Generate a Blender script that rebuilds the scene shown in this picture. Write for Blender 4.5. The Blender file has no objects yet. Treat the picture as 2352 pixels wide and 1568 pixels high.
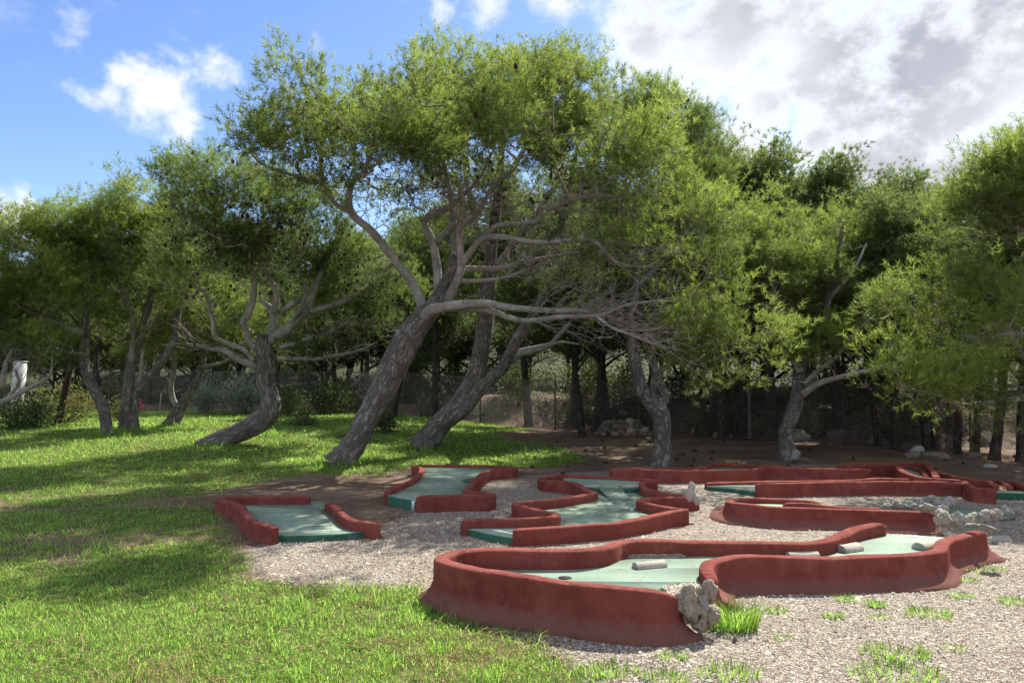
import bpy, math, random
import numpy as np
from mathutils import Vector, Matrix
from mathutils.geometry import tessellate_polygon

scene = bpy.context.scene
COL = scene.collection
R = math.radians

# ------------------------------------------------------------------ camera
F = 26.0 / 36.0 * 2352.0          # focal length in units of the tracing grid (2352 x 1568)
CAM_Z = 1.6
PITCH = math.atan((865 - 784) / F)
cam_d = bpy.data.cameras.new('camera')
cam_d.lens = 26.0
cam_d.sensor_width = 36.0
cam_d.clip_start = 0.05
cam_d.clip_end = 5000
cam = bpy.data.objects.new('camera', cam_d)
COL.objects.link(cam)
cam.location = (0, 0, CAM_Z)
cam.rotation_euler = (R(90) + PITCH, 0, 0)
scene.camera = cam

# ------------------------------------------------------------------ light
SUN_AZ, SUN_EL = R(33), R(47)
SKY_STRENGTH = 0.10
scene.view_settings.view_transform = 'Standard'
scene.view_settings.look = 'None'
scene.view_settings.exposure = 1.72
scene.view_settings.gamma = 1.0
scene.view_settings.use_curve_mapping = False
cy = scene.cycles
cy.max_bounces = 6
cy.diffuse_bounces = 4
cy.glossy_bounces = 2
cy.transmission_bounces = 4
cy.transparent_max_bounces = 4
cy.caustics_reflective = False
cy.caustics_refractive = False

sun_vec = Vector((math.sin(SUN_AZ) * math.cos(SUN_EL), math.cos(SUN_AZ) * math.cos(SUN_EL), math.sin(SUN_EL)))
sd = bpy.data.lights.new('sun', 'SUN')
sd.energy = 3.0
sd.angle = R(0.53)
sd.color = (1.0, 0.95, 0.86)
sun = bpy.data.objects.new('sun', sd)
COL.objects.link(sun)
sun.location = (20, 30, 40)
sun.rotation_euler = sun_vec.to_track_quat('Z', 'Y').to_euler()


def ray(u, v):
    cx, cyy = (u - 1176) / F, (784 - v) / F
    c, s = math.cos(PITCH), math.sin(PITCH)
    return np.array((cx, c - cyy * s, s + cyy * c))


def at(u, v, Y):
    d = ray(u, v)
    return np.array((0, 0, CAM_Z)) + d * (Y / d[1])


def onz(u, v, z=0.0):
    d = ray(u, v)
    return np.array((0, 0, CAM_Z)) + d * ((z - CAM_Z) / d[2])


class NT:
    """small helper round a node tree"""
    def __init__(self, tree):
        self.t = tree
        self.n = tree.nodes
        self.n.clear()

    def new(self, typ, props=None, **ins):
        nd = self.n.new(typ)
        for k, val in (props or {}).items():
            setattr(nd, k, val)
        for k, val in ins.items():
            key = int(k[1:]) if k[0] == 'i' and k[1:].isdigit() else k.replace('_', ' ')
            self.set(nd.inputs[key], val)
        return nd

    def set(self, sock, val):
        if isinstance(val, bpy.types.NodeSocket):
            self.t.links.new(val, sock)
        else:
            if isinstance(val, (tuple, list)) and sock.type == 'RGBA' and len(val) == 3:
                val = (*val, 1.0)
            sock.default_value = val

    def math(self, op, a, b=0.0, c=0.0, clamp=False):
        nd = self.n.new('ShaderNodeMath')
        nd.operation = op
        nd.use_clamp = clamp
        self.set(nd.inputs[0], a)
        self.set(nd.inputs[1], b)
        self.set(nd.inputs[2], c)
        return nd.outputs[0]

    def vmath(self, op, a, b=(0, 0, 0), out=0):
        nd = self.n.new('ShaderNodeVectorMath')
        nd.operation = op
        self.set(nd.inputs[0], a)
        self.set(nd.inputs[1], b)
        return nd.outputs[out]

    def scale(self, a, s):
        nd = self.n.new('ShaderNodeVectorMath')
        nd.operation = 'SCALE'
        self.set(nd.inputs[0], a)
        self.set(nd.inputs[3], s)
        return nd.outputs[0]

    def mix(self, f, a, b):
        nd = self.n.new('ShaderNodeMix')
        nd.data_type = 'RGBA'
        self.set(nd.inputs[0], f)
        self.set(nd.inputs[6], a)
        self.set(nd.inputs[7], b)
        return nd.outputs[2]

    def noise(self, vec, scale, detail=4.0, rough=0.55, out=0):
        nd = self.new('ShaderNodeTexNoise', Vector=vec, Scale=scale, Detail=detail, Roughness=rough)
        return nd.outputs[out]

    def ramp(self, f, *stops):
        nd = self.n.new('ShaderNodeValToRGB')
        el = nd.color_ramp.elements
        while len(el) < len(stops):
            el.new(0.5)
        for e, (p, c) in zip(el, stops):
            e.position = p
            e.color = (*c, 1.0) if isinstance(c, (tuple, list)) else (c, c, c, 1.0)
        self.set(nd.inputs[0], f)
        return nd.outputs[0]

    def smooth(self, x, a, b):
        nd = self.n.new('ShaderNodeMapRange')
        nd.interpolation_type = 'SMOOTHSTEP'
        self.set(nd.inputs[0], x)
        nd.inputs[1].default_value = a
        nd.inputs[2].default_value = b
        return nd.outputs[0]


# ------------------------------------------------------------------ sky and clouds
world = bpy.data.worlds.new('World')
scene.world = world
world.use_nodes = True
w = NT(world.node_tree)
tc = w.new('ShaderNodeTexCoord')
dirv = tc.outputs['Generated']
sky = w.new('ShaderNodeTexSky', {'sky_type': 'NISHITA', 'sun_disc': False, 'sun_elevation': SUN_EL,
                                 'sun_rotation': SUN_AZ, 'altitude': 50.0, 'air_density': 1.0,
                                 'dust_density': 0.3, 'ozone_density': 2.0})
w1 = w.noise(dirv, 7.0, 5.0, 0.6, 1)
warp = w.vmath('NORMALIZE', w.vmath('ADD', dirv, w.scale(w.vmath('SUBTRACT', w1, (0.5, 0.5, 0.5)), 0.16)))
BLOBS = [  # u, v, angular radius, weight
    (290, 135, 65, .85), (390, 195, 85, .95), (500, 165, 60, .7), (430, 265, 60, .7), (250, 190, 70, .6), (590, 155, 40, .4),
    (5, 510, 75, .9), (130, 15, 60, .5), (225, 35, 40, .4), (730, 75, 50, .40), (35, 100, 30, .3), (50, 235, 35, .3), (150, 150, 30, .25),
    (1000, 10, 60, .55), (1130, -5, 80, .7), (1290, 20, 90, .7),
    (1480, 60, 150, .9), (1660, 80, 180, 1.0), (1900, 120, 220, 1.0), (2150, 200, 260, 1.0), (2350, 120, 260, 1.0),
    (1720, 300, 150, .9), (1950, 380, 200, .9), (1600, 200, 110, .8), (2200, 420, 240, .9), (1850, -150, 300, .9), (2600, 300, 400, .9)]
total = None
for (u, v, rad, wt) in BLOBS:
    d = ray(u, v)
    d = d / np.linalg.norm(d)
    ang = rad / F
    k = 1.0 / (1 - math.cos(ang))
    dt = w.vmath('DOT_PRODUCT', warp, tuple(d), out=1)
    e = w.math('MULTIPLY', w.math('EXPONENT', w.math('MULTIPLY', w.math('SUBTRACT', dt, 1.0), k)), wt)
    total = e if total is None else w.math('MAXIMUM', total, e)
fine = w.noise(w.vmath('MULTIPLY', dirv, (1, 1, 1.4)), 16.0, 9.0, 0.62)
broad = w.noise(dirv, 3.2, 6.0, 0.55)
# unseen clouds outside the view; extra cover added to lift the ambient light
dl = ray(700, 300)
dl = dl / np.linalg.norm(dl)
away = w.smooth(w.vmath('DOT_PRODUCT', dirv, tuple(dl), out=1), 0.80, 0.52)
other = w.math('MULTIPLY', w.math('MULTIPLY', w.smooth(broad, 0.39, 0.55), away), 0.9)
base_c = w.math('MAXIMUM', total, other)
dens = w.math('ADD', w.math('MULTIPLY', base_c, 1.15), w.math('MULTIPLY', w.math('SUBTRACT', fine, 0.5), 1.35))
cover = w.smooth(dens, 0.34, 1.02)
cover = w.math('MAXIMUM', cover, w.math('MULTIPLY', w.smooth(w.noise(w.vmath('MULTIPLY', dirv, (1, 1, 2.2)), 6.0, 7.0, .6), 0.56, 0.86), 0.5))
shade_n = w.noise(w.vmath('ADD', dirv, (0.3, 1.7, 0.2)), 3.6, 3.0, 0.45)
thick = w.smooth(dens, 0.70, 1.15)
grey = w.math('MULTIPLY', w.smooth(shade_n, 0.28, 0.66), thick)
dg = ray(1900, 190)
dg = dg / np.linalg.norm(dg)
side = w.smooth(w.vmath('DOT_PRODUCT', dirv, tuple(dg), out=1), 0.86, 0.97)
grey = w.math('MULTIPLY', grey, w.math('ADD', w.math('MULTIPLY', side, 0.75), 0.25))
ccol = w.mix(grey, (0.345, 0.35, 0.365), (0.150, 0.160, 0.186))
hs = w.new('ShaderNodeHueSaturation', Color=sky.outputs[0], Hue=0.512, Saturation=1.16, Value=0.62)
bg1 = w.new('ShaderNodeBackground', Color=hs.outputs[0], Strength=SKY_STRENGTH)
bg2 = w.new('ShaderNodeBackground', Color=ccol, Strength=1.0)
ms = w.new('ShaderNodeMixShader', i0=cover, i1=bg1.outputs[0], i2=bg2.outputs[0])
w.new('ShaderNodeOutputWorld', Surface=ms.outputs[0])
world.cycles.sampling_method = 'MANUAL'
world.cycles.sample_map_resolution = 512

# ------------------------------------------------------------------ numeric helpers
rng = np.random.default_rng(7)


def ss(a, b, x):
    t = np.clip((np.asarray(x, float) - a) / (b - a), 0, 1)
    return t * t * (3 - 2 * t)


def _h(ix, iy, iz):
    n = (ix * 374761393 + iy * 668265263 + iz * 2147483647 + 1013904223) & 0xFFFFFFFF
    n = ((n ^ (n >> 13)) * 1274126177) & 0xFFFFFFFF
    n = (n ^ (n >> 16)) & 0xFFFFFF
    return n / float(0xFFFFFF) * 2 - 1


def vnoise(p, scale=1.0):
    """value noise in -1..1, p (N,3)"""
    q = np.asarray(p, float) * scale
    i = np.floor(q).astype(np.int64)
    f = q - i
    f = f * f * (3 - 2 * f)
    out = 0
    for dx in (0, 1):
        wx = f[:, 0] if dx else 1 - f[:, 0]
        for dy in (0, 1):
            wy = f[:, 1] if dy else 1 - f[:, 1]
            for dz in (0, 1):
                wz = f[:, 2] if dz else 1 - f[:, 2]
                out = out + wx * wy * wz * _h(i[:, 0] + dx, i[:, 1] + dy, i[:, 2] + dz)
    return out


def fbm(p, scale, octv=3):
    s, a, t = 0, 1.0, 0
    for k in range(octv):
        s = s + a * vnoise(np.asarray(p) + 17.3 * k, scale * 2 ** k)
        t += a
        a *= 0.5
    return s / t


def fbm2(x, y, scale, octv=3):
    return fbm(np.stack([x, y, np.zeros_like(x)], -1), scale, octv)


# ------------------------------------------------------------------ terrain
FENCE = np.array([(-40, 30), (-16, 28.5), (-8, 27), (-3.7, 25.3), (-1, 23.2), (1.1, 22.0), (5.1, 19.7), (8.2, 17.9), (10.8, 16.2), (14.5, 14.0), (40, 6)], float)


def fence_y(x):
    return np.interp(x, FENCE[:, 0], FENCE[:, 1])


def terrain(x, y):
    x = np.asarray(x, float)
    y = np.asarray(y, float)
    z = 0.35 * ss(10, 22, y) * ss(3, -7, x)
    d = y - fence_y(x)
    right = ss(-6, 1, x)
    z = z + (0.15 + 0.75 * right) * ss(0.35, 3.2, d)
    z = z + 0.02 * np.clip(d - 3, 0, 60)
    z = z + fbm2(x, y, 0.35, 2) * 0.03 * ss(8, 14, y)
    z = z + fbm2(x, y, 1.3, 4) * 0.30 * right * ss(0.3, 1.6, d) * ss(9, 3, d)
    z = z + fbm2(x, y, 1.1, 2) * 0.012
    z = z + 6.0 * ss(31, 70, y) * ss(900, 200, y)        # wooded slope beyond the fence
    return z


def gnd(u, v):
    d = ray(u, v)
    Y = np.linspace(2.0, 60, 6000)
    P = np.array((0, 0, CAM_Z)) + d[None] * (Y / d[1])[:, None]
    diff = P[:, 2] - terrain(P[:, 0], P[:, 1])
    k = np.argmax(diff < 0)
    if diff[k] >= 0:
        k = len(Y) - 1
    p = P[k].copy()
    p[2] = terrain(p[:1], p[1:2])[0]
    return p


def to_ground(x, y):
    return float(terrain(np.array([x]), np.array([y]))[0])


# ------------------------------------------------------------------ object helpers
def tag(o, label=None, cat=None, group=None, kind=None):
    if label:
        o['label'] = label
    if cat:
        o['category'] = cat
    if group:
        o['group'] = group
    if kind:
        o['kind'] = kind
    return o


def thing(name, label, cat, loc=(0, 0, 0), group=None, rz=0.0):
    o = bpy.data.objects.new(name, None)
    o.empty_display_size = 0.2
    COL.objects.link(o)
    o.location = tuple(float(c) for c in loc)
    o.rotation_euler = (0, 0, rz)
    return tag(o, label, cat, group)


def mesh_np(name, V, F_, mats, smooth=False, attrs=None, mat_idx=None):
    """V (n,3); F_ list of face arrays (m,k)"""
    me = bpy.data.meshes.new(name)
    V = np.asarray(V, np.float32)
    if not isinstance(F_, list):
        F_ = [F_]
    F_ = [np.asarray(f, np.int32) for f in F_ if len(f)]
    me.vertices.add(len(V))
    me.vertices.foreach_set('co', V.ravel())
    nl = sum(f.size for f in F_)
    nf = sum(len(f) for f in F_)
    me.loops.add(nl)
    me.polygons.add(nf)
    me.loops.foreach_set('vertex_index', np.concatenate([f.ravel() for f in F_]))
    starts, off = [], 0
    for f in F_:
        starts.append(off + np.arange(len(f)) * f.shape[1])
        off += f.size
    me.polygons.foreach_set('loop_start', np.concatenate(starts).astype(np.int32))
    if mat_idx is not None:
        me.polygons.foreach_set('material_index', np.asarray(mat_idx, np.int32))
    if not isinstance(mats, (list, tuple)):
        mats = [mats]
    for m in mats:
        me.materials.append(m)
    for k, a in (attrs or {}).items():
        at_ = me.attributes.new(k, 'FLOAT', 'POINT')
        at_.data.foreach_set('value', np.asarray(a, np.float32))
    me.update(calc_edges=True)
    if smooth:
        me.polygons.foreach_set('use_smooth', np.ones(nf, bool))
    return me


def link(name, me, parent=None, loc=(0, 0, 0)):
    o = bpy.data.objects.new(name, me)
    COL.objects.link(o)
    o.location = tuple(float(c) for c in loc)
    if parent is not None:
        o.parent = parent
    return o


def crm(P, step):
    """catmull-rom through P, resampled about every step"""
    P = np.asarray(P, float)
    Q = np.vstack([2 * P[0] - P[1], P, 2 * P[-1] - P[-2]])
    out = []
    for i in range(1, len(Q) - 2):
        L = np.linalg.norm((Q[i + 1] - Q[i])[:3])
        n = max(2, int(math.ceil(L / step)))
        t = np.linspace(0, 1, n, endpoint=False)[:, None]
        a, b, c, d = Q[i - 1], Q[i], Q[i + 1], Q[i + 2]
        out.append(0.5 * (2 * b + (c - a) * t + (2 * a - 5 * b + 4 * c - d) * t * t + (3 * b - a - 3 * c + d) * t ** 3))
    out.append(P[-1:])
    return np.vstack(out)


def tubes(chains, sides):
    """chains: list of (points (n,3), radii (n,)) -> V, quads"""
    P = np.vstack([c[0] for c in chains])
    Rr = np.concatenate([c[1] for c in chains])
    ids = np.concatenate([np.full(len(c[0]), i) for i, c in enumerate(chains)])
    n = len(P)
    nxt = np.minimum(np.arange(n) + 1, n - 1)
    prv = np.maximum(np.arange(n) - 1, 0)
    nxt = np.where(ids[nxt] == ids, nxt, np.arange(n))
    prv = np.where(ids[prv] == ids, prv, np.arange(n))
    T = P[nxt] - P[prv]
    T /= np.linalg.norm(T, axis=1)[:, None] + 1e-9
    ref = np.array((0.32, 0.83, 0.45))
    N1 = np.cross(T, ref)
    N1 /= np.linalg.norm(N1, axis=1)[:, None] + 1e-6
    N2 = np.cross(T, N1)
    a = np.arange(sides) / sides * 2 * np.pi
    ring = (np.cos(a)[None, :, None] * N1[:, None, :] + np.sin(a)[None, :, None] * N2[:, None, :])
    V = P[:, None, :] + ring * Rr[:, None, None]
    i0 = np.nonzero(ids[:-1] == ids[1:])[0]
    j = np.arange(sides)
    j2 = (j + 1) % sides
    Fq = np.stack([i0[:, None] * sides + j, i0[:, None] * sides + j2, (i0 + 1)[:, None] * sides + j2, (i0 + 1)[:, None] * sides + j], -1).reshape(-1, 4)
    return V.reshape(-1, 3), Fq


def box_np(x0, x1, y0, y1, z0, z1):
    V = np.array([(x, y, z) for z in (z0, z1) for y in (y0, y1) for x in (x0, x1)], float)
    Fq = np.array([(0, 2, 3, 1), (4, 5, 7, 6), (0, 1, 5, 4), (2, 6, 7, 3), (0, 4, 6, 2), (1, 3, 7, 5)])
    return V, Fq


def icosphere(sub):
    t = (1 + 5 ** .5) / 2
    V = [(-1, t, 0), (1, t, 0), (-1, -t, 0), (1, -t, 0), (0, -1, t), (0, 1, t), (0, -1, -t), (0, 1, -t), (t, 0, -1), (t, 0, 1), (-t, 0, -1), (-t, 0, 1)]
    Fc = [(0, 11, 5), (0, 5, 1), (0, 1, 7), (0, 7, 10), (0, 10, 11), (1, 5, 9), (5, 11, 4), (11, 10, 2), (10, 7, 6), (7, 1, 8), (3, 9, 4), (3, 4, 2), (3, 2, 6), (3, 6, 8), (3, 8, 9), (4, 9, 5), (2, 4, 11), (6, 2, 10), (8, 6, 7), (9, 8, 1)]
    V = [np.array(v) / np.linalg.norm(v) for v in V]
    for _ in range(sub):
        mid, nf = {}, []

        def m(a, b):
            k = (min(a, b), max(a, b))
            if k not in mid:
                p = V[a] + V[b]
                V.append(p / np.linalg.norm(p))
                mid[k] = len(V) - 1
            return mid[k]
        for a, b, c in Fc:
            ab, bc, ca = m(a, b), m(b, c), m(c, a)
            nf += [(a, ab, ca), (b, bc, ab), (c, ca, bc), (ab, bc, ca)]
        Fc = nf
    return np.array(V), np.array(Fc)


# ------------------------------------------------------------------ materials
def material(name):
    m = bpy.data.materials.new(name)
    m.use_nodes = True
    return m, NT(m.node_tree)


def finish(nt, shader):
    nt.new('ShaderNodeOutputMaterial', Surface=shader)


def principled(nt, color, rough=0.8, bump=None, bump_s=0.3, bump_d=0.01, spec=0.3):
    p = nt.new('ShaderNodeBsdfPrincipled', Base_Color=color, Roughness=rough)
    p.inputs['Specular IOR Level'].default_value = spec
    if bump is not None:
        b = nt.new('ShaderNodeBump', Strength=bump_s, Distance=bump_d, Height=bump)
        nt.t.links.new(b.outputs[0], p.inputs['Normal'])
    return p.outputs[0]


def mat_simple(name, c1, c2, scale=6.0, rough=0.85, bump_scale=40.0, bs=0.3, bd=0.01, spec=0.25):
    m, nt = material(name)
    co = nt.new('ShaderNodeTexCoord').outputs['Object']
    n = nt.noise(co, scale, 6, 0.6)
    c = nt.mix(nt.smooth(n, 0.32, 0.68), c1, c2)
    finish(nt, principled(nt, c, rough, nt.noise(co, bump_scale, 4, 0.6), bs, bd, spec))
    return m


def mat_leaf(name, dark, light, trans=0.45, rough=0.6):
    m, nt = material(name)
    t = nt.new('ShaderNodeAttribute', {'attribute_name': 'tint'}).outputs['Fac']
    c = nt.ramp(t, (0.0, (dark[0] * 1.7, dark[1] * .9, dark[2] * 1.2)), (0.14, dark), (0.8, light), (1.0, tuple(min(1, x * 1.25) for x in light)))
    d = nt.new('ShaderNodeBsdfPrincipled', Base_Color=c, Roughness=rough)
    d.inputs['Specular IOR Level'].default_value = 0.25
    ct = nt.new('ShaderNodeHueSaturation', Color=c, Hue=0.49, Saturation=1.0, Value=1.55)
    tr = nt.new('ShaderNodeBsdfTranslucent', Color=ct.outputs[0])
    mx = nt.new('ShaderNodeMixShader', i0=trans, i1=d.outputs[0], i2=tr.outputs[0])
    finish(nt, mx.outputs[0])
    return m


def mat_bark(name, c_dark, c_light, furrow=1.0):
    """furrows run along the stem: the meshes carry stem coordinates bx, by (round) and bz (along)"""
    m, nt = material(name)
    co = nt.new('ShaderNodeTexCoord').outputs['Object']
    at3 = [nt.new('ShaderNodeAttribute', {'attribute_name': k}).outputs['Fac'] for k in ('bx', 'by', 'bz')]
    stem = nt.new('ShaderNodeCombineXYZ', X=at3[0], Y=at3[1], Z=at3[2]).outputs[0]
    wv = nt.vmath('ADD', nt.vmath('MULTIPLY', stem, (1, 1, .30)), nt.scale(nt.vmath('SUBTRACT', nt.noise(co, 9.0, 5, .65, 1), (.5, .5, .5)), 0.10))
    rid = nt.math('ABSOLUTE', nt.math('SUBTRACT', nt.noise(wv, 13.0, 3, .5), .5))
    rid2 = nt.math('ABSOLUTE', nt.math('SUBTRACT', nt.noise(nt.vmath('ADD', nt.vmath('MULTIPLY', wv, (1, 1, 1.7)), (4, 2, 7)), 22.0, 3, .5), .5))
    crack = nt.math('MULTIPLY', nt.smooth(rid, 0.0, 0.085), nt.math('ADD', nt.math('MULTIPLY', nt.smooth(rid2, 0.0, 0.06), .45), .55))
    n = nt.noise(co, 3.0, 8, .65)
    fine = nt.noise(co, 60.0, 4, .6)
    c = nt.mix(nt.smooth(n, .35, .66), c_dark, c_light)
    warm = nt.smooth(nt.noise(nt.vmath('ADD', co, (7, 3, 1)), 2.2, 5, .6), .52, .70)
    c = nt.mix(nt.math('MULTIPLY', warm, .22), c, (c_light[0] * 1.05, c_light[1] * .84, c_light[2] * .68))
    c = nt.mix(nt.math('MULTIPLY', nt.math('SUBTRACT', 1.0, crack), 0.75 * furrow), c, tuple(x * .34 for x in c_dark))
    c = nt.mix(nt.math('MULTIPLY', nt.smooth(fine, .55, .75), .35), c, tuple(min(1, x * 1.35) for x in c_light))
    hgt = nt.math('ADD', nt.math('MULTIPLY', crack, furrow), nt.math('MULTIPLY', fine, .35))
    finish(nt, principled(nt, c, .9, hgt, 1.0, .025, .15))
    return m


def mat_paint_red():
    m, nt = material('red_painted_render')
    co = nt.new('ShaderNodeTexCoord').outputs['Object']
    hgt = nt.new('ShaderNodeAttribute', {'attribute_name': 'skirt'}).outputs['Fac']
    n = nt.noise(co, 3.0, 7, .6)
    n2 = nt.noise(co, 25.0, 6, .65)
    n3 = nt.noise(nt.vmath('MULTIPLY', co, (1, 1, .25)), 11.0, 5, .6)
    c = nt.mix(nt.smooth(n, .35, .65), (.212, .053, .040), (.285, .082, .062))
    c = nt.mix(nt.math('MULTIPLY', nt.smooth(n3, .48, .70), .45), c, (.15, .036, .029))
    c = nt.mix(nt.math('MULTIPLY', nt.smooth(nt.noise(co, 5.5, 7, .72), .50, .66), .5), c, (.36, .125, .095))
    sk = nt.smooth(nt.math('ADD', hgt, nt.math('MULTIPLY', nt.math('SUBTRACT', n, .5), 1.5)), .25, .85)
    c = nt.mix(nt.math('MULTIPLY', sk, .5), c, nt.mix(n2, (.21, .062, .056), (.30, .105, .092)))
    dirt = nt.math('MULTIPLY', nt.smooth(nt.math('ADD', nt.math('MULTIPLY', hgt, .55), n2), .74, 1.06), .5)
    c = nt.mix(dirt, c, (.19, .125, .095))
    spk = nt.smooth(nt.noise(co, 30.0, 3, .6), .725, .745)
    c = nt.mix(nt.math('MULTIPLY', spk, .45), c, (.40, .28, .25))
    top = nt.new('ShaderNodeAttribute', {'attribute_name': 'rim'}).outputs['Fac']
    worn = nt.math('MULTIPLY', nt.math('MULTIPLY', top, nt.smooth(n2, .42, .70)), .55)
    c = nt.mix(worn, c, (.37, .13, .11))
    gr = nt.math('ADD', nt.noise(co, 190.0, 3, .7), nt.math('MULTIPLY', n2, .8))
    finish(nt, principled(nt, c, .95, gr, .8, .016, .1))
    return m


def mat_green(name, c1, c2, worn_c, drips=False):
    m, nt = material(name)
    co = nt.new('ShaderNodeTexCoord').outputs['Object']
    n = nt.noise(co, 1.7, 7, .6)
    n2 = nt.noise(co, 14.0, 6, .65)
    c = nt.mix(nt.smooth(n, .35, .65), c1, c2)
    c = nt.mix(nt.math('MULTIPLY', nt.smooth(n2, .5, .75), .35), c, worn_c)
    if drips:
        dn = nt.noise(nt.vmath('MULTIPLY', co, (1, 1, .06)), 30.0, 4, .6)
        c = nt.mix(nt.math('MULTIPLY', nt.smooth(dn, .52, .72), .4), c, worn_c)
    st = nt.smooth(nt.noise(nt.vmath('MULTIPLY', co, (1, 2.2, 1)), 3.6, 8, .7), .50, .70)
    c = nt.mix(nt.math('MULTIPLY', st, .5), c, (.16, .18, .135))
    sp = nt.smooth(nt.noise(co, 42.0, 2, .5), .68, .73)
    c = nt.mix(nt.math('MULTIPLY', sp, .6), c, tuple(x * .35 for x in c1))
    finish(nt, principled(nt, c, .8, nt.noise(co, 120.0, 4, .6), .25, .004, .15))
    return m


def mat_rock(name, c1, c2, c3, scale=5.0):
    m, nt = material(name)
    co = nt.new('ShaderNodeTexCoord').outputs['Object']
    n = nt.noise(co, scale, 8, .65)
    n2 = nt.noise(nt.vmath('ADD', co, (3.1, 1.2, 5.0)), scale * 2.2, 6, .6)
    c = nt.mix(nt.smooth(n, .35, .62), c1, c2)
    c = nt.mix(nt.smooth(n2, .55, .72), c, c3)
    c = nt.mix(nt.math('MULTIPLY', nt.smooth(nt.noise(co, scale * 9, 3, .6), .60, .7), .6), c, tuple(x * .25 for x in c1))
    b = nt.math('ADD', nt.noise(co, scale * 7, 6, .7), n)
    finish(nt, principled(nt, c, .9, b, .8, .03, .2))
    return m


def mat_ground():
    m, nt = material('ground_soil')
    co = nt.new('ShaderNodeTexCoord').outputs['Object']
    lawn = nt.new('ShaderNodeAttribute', {'attribute_name': 'lawn'}).outputs['Fac']
    grav = nt.new('ShaderNodeAttribute', {'attribute_name': 'gravel'}).outputs['Fac']
    rock = nt.new('ShaderNodeAttribute', {'attribute_name': 'rockface'}).outputs['Fac']
    nA = nt.noise(co, 1.1, 8, .62)
    nB = nt.noise(co, 9.0, 6, .65)
    nC = nt.noise(co, 70.0, 3, .6)
    edge = nt.math('ADD', nt.math('MULTIPLY', nt.math('SUBTRACT', nA, .5), .5), nt.math('MULTIPLY', nt.math('SUBTRACT', nB, .5), .8))
    lw = nt.smooth(nt.math('ADD', lawn, edge), .36, .64)
    gv = nt.smooth(nt.math('ADD', grav, edge), .34, .66)
    # bare earth with fallen pine needles
    dirt = nt.mix(nt.smooth(nA, .36, .64), (.115, .078, .053), (.205, .145, .10))
    needles = nt.noise(nt.vmath('MULTIPLY', co, (1.0, 2.2, 1)), 55.0, 3, .7)
    dirt = nt.mix(nt.math('MULTIPLY', nt.smooth(needles, .5, .7), .65), dirt, (.26, .185, .125))
    dirt = nt.mix(nt.math('MULTIPLY', nt.smooth(nB, .56, .72), .5), dirt, (.05, .035, .026))
    # gravel
    vo = nt.new('ShaderNodeTexVoronoi', Vector=co, Scale=62.0)
    vd = nt.new('ShaderNodeTexVoronoi', {'feature': 'DISTANCE_TO_EDGE'}, Vector=co, Scale=62.0)
    sep = nt.new('ShaderNodeSeparateColor', Color=vo.outputs['Color'])
    gcol = nt.ramp(sep.outputs[0], (0.0, (.175, .14, .11)), (.35, (.31, .262, .203)), (.7, (.41, .357, .285)), (1.0, (.57, .52, .435)))
    gap = nt.smooth(vd.outputs['Distance'], .0, .09)
    gcol = nt.mix(gap, (.11, .09, .075), gcol)
    gcol = nt.mix(nt.math('MULTIPLY', nt.smooth(nA, .50, .68), .5), gcol, (.20, .155, .115))
    # soil under the turf
    tcol = nt.mix(nt.smooth(nB, .40, .62), (.055, .075, .020), (.125, .135, .045))
    tcol = nt.mix(nt.smooth(nA, .56, .70), tcol, (.21, .165, .085))
    c = nt.mix(gv, dirt, gcol)
    c = nt.mix(lw, c, tcol)
    rk = nt.new('ShaderNodeTexVoronoi', {'feature': 'DISTANCE_TO_EDGE'}, Vector=nt.vmath('ADD', co, nt.scale(nt.noise(co, 3.0, 4, .6, 1), .5)), Scale=2.6)
    rcol = nt.mix(nt.smooth(nB, .4, .65), (.11, .08, .055), (.22, .17, .125))
    rcol = nt.mix(nt.smooth(rk.outputs['Distance'], .0, .10), (.05, .035, .025), rcol)
    c = nt.mix(nt.math('MULTIPLY', nt.smooth(nt.math('ADD', rock, edge), .4, .7), .75), c, rcol)
    scr = nt.new('ShaderNodeAttribute', {'attribute_name': 'scrub'}).outputs['Fac']
    c = nt.mix(nt.smooth(nt.math('ADD', scr, edge), .4, .7), c, nt.mix(nt.smooth(nB, .4, .6), (.035, .048, .020), (.095, .095, .045)))
    hg = nt.math('MULTIPLY', nt.math('MULTIPLY', gap, gv), 1.0)
    h = nt.math('ADD', nt.math('ADD', hg, nt.math('MULTIPLY', nC, .6)), nt.math('MULTIPLY', nB, .8))
    finish(nt, principled(nt, c, .95, h, .8, .02, .1))
    return m


M = {}
M['ground'] = mat_ground()
M['red'] = mat_paint_red()
M['green'] = mat_green('green_painted_concrete', (.205, .282, .205), (.250, .332, .250), (.33, .385, .315))
M['green_side'] = mat_green('dark_green_painted_edge', (.022, .088, .055), (.035, .115, .072), (.10, .19, .14), True)
M['white'] = mat_simple('white_line_paint', (.62, .66, .62), (.78, .80, .77), 12, .7)
M['hole_shade'] = mat_simple('cup_shade', (.012, .012, .012), (.02, .02, .02))  # near-black stands for the shade down in the cup
M['log'] = mat_simple('weathered_log', (.33, .28, .22), (.50, .44, .36), 9, .85, 60, .5, .01)
M['plank'] = mat_simple('weathered_plank', (.30, .29, .27), (.42, .40, .37), 9, .85, 60, .5, .01)
M['ramp'] = mat_simple('red_brown_boards', (.20, .085, .06), (.28, .14, .10), 12, .8)
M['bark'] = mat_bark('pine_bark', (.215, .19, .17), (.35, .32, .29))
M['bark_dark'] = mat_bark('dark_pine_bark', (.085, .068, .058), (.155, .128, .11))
M['limb'] = mat_bark('pale_limb_bark', (.29, .265, .24), (.49, .46, .42), .45)
M['twig'] = mat_simple('dry_twig', (.20, .17, .145), (.33, .29, .25), 4, .9)
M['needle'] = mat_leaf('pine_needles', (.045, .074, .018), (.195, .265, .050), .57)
M['needle_deep'] = mat_leaf('deep_pine_needles', (.038, .068, .020), (.155, .225, .048), .55)
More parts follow.
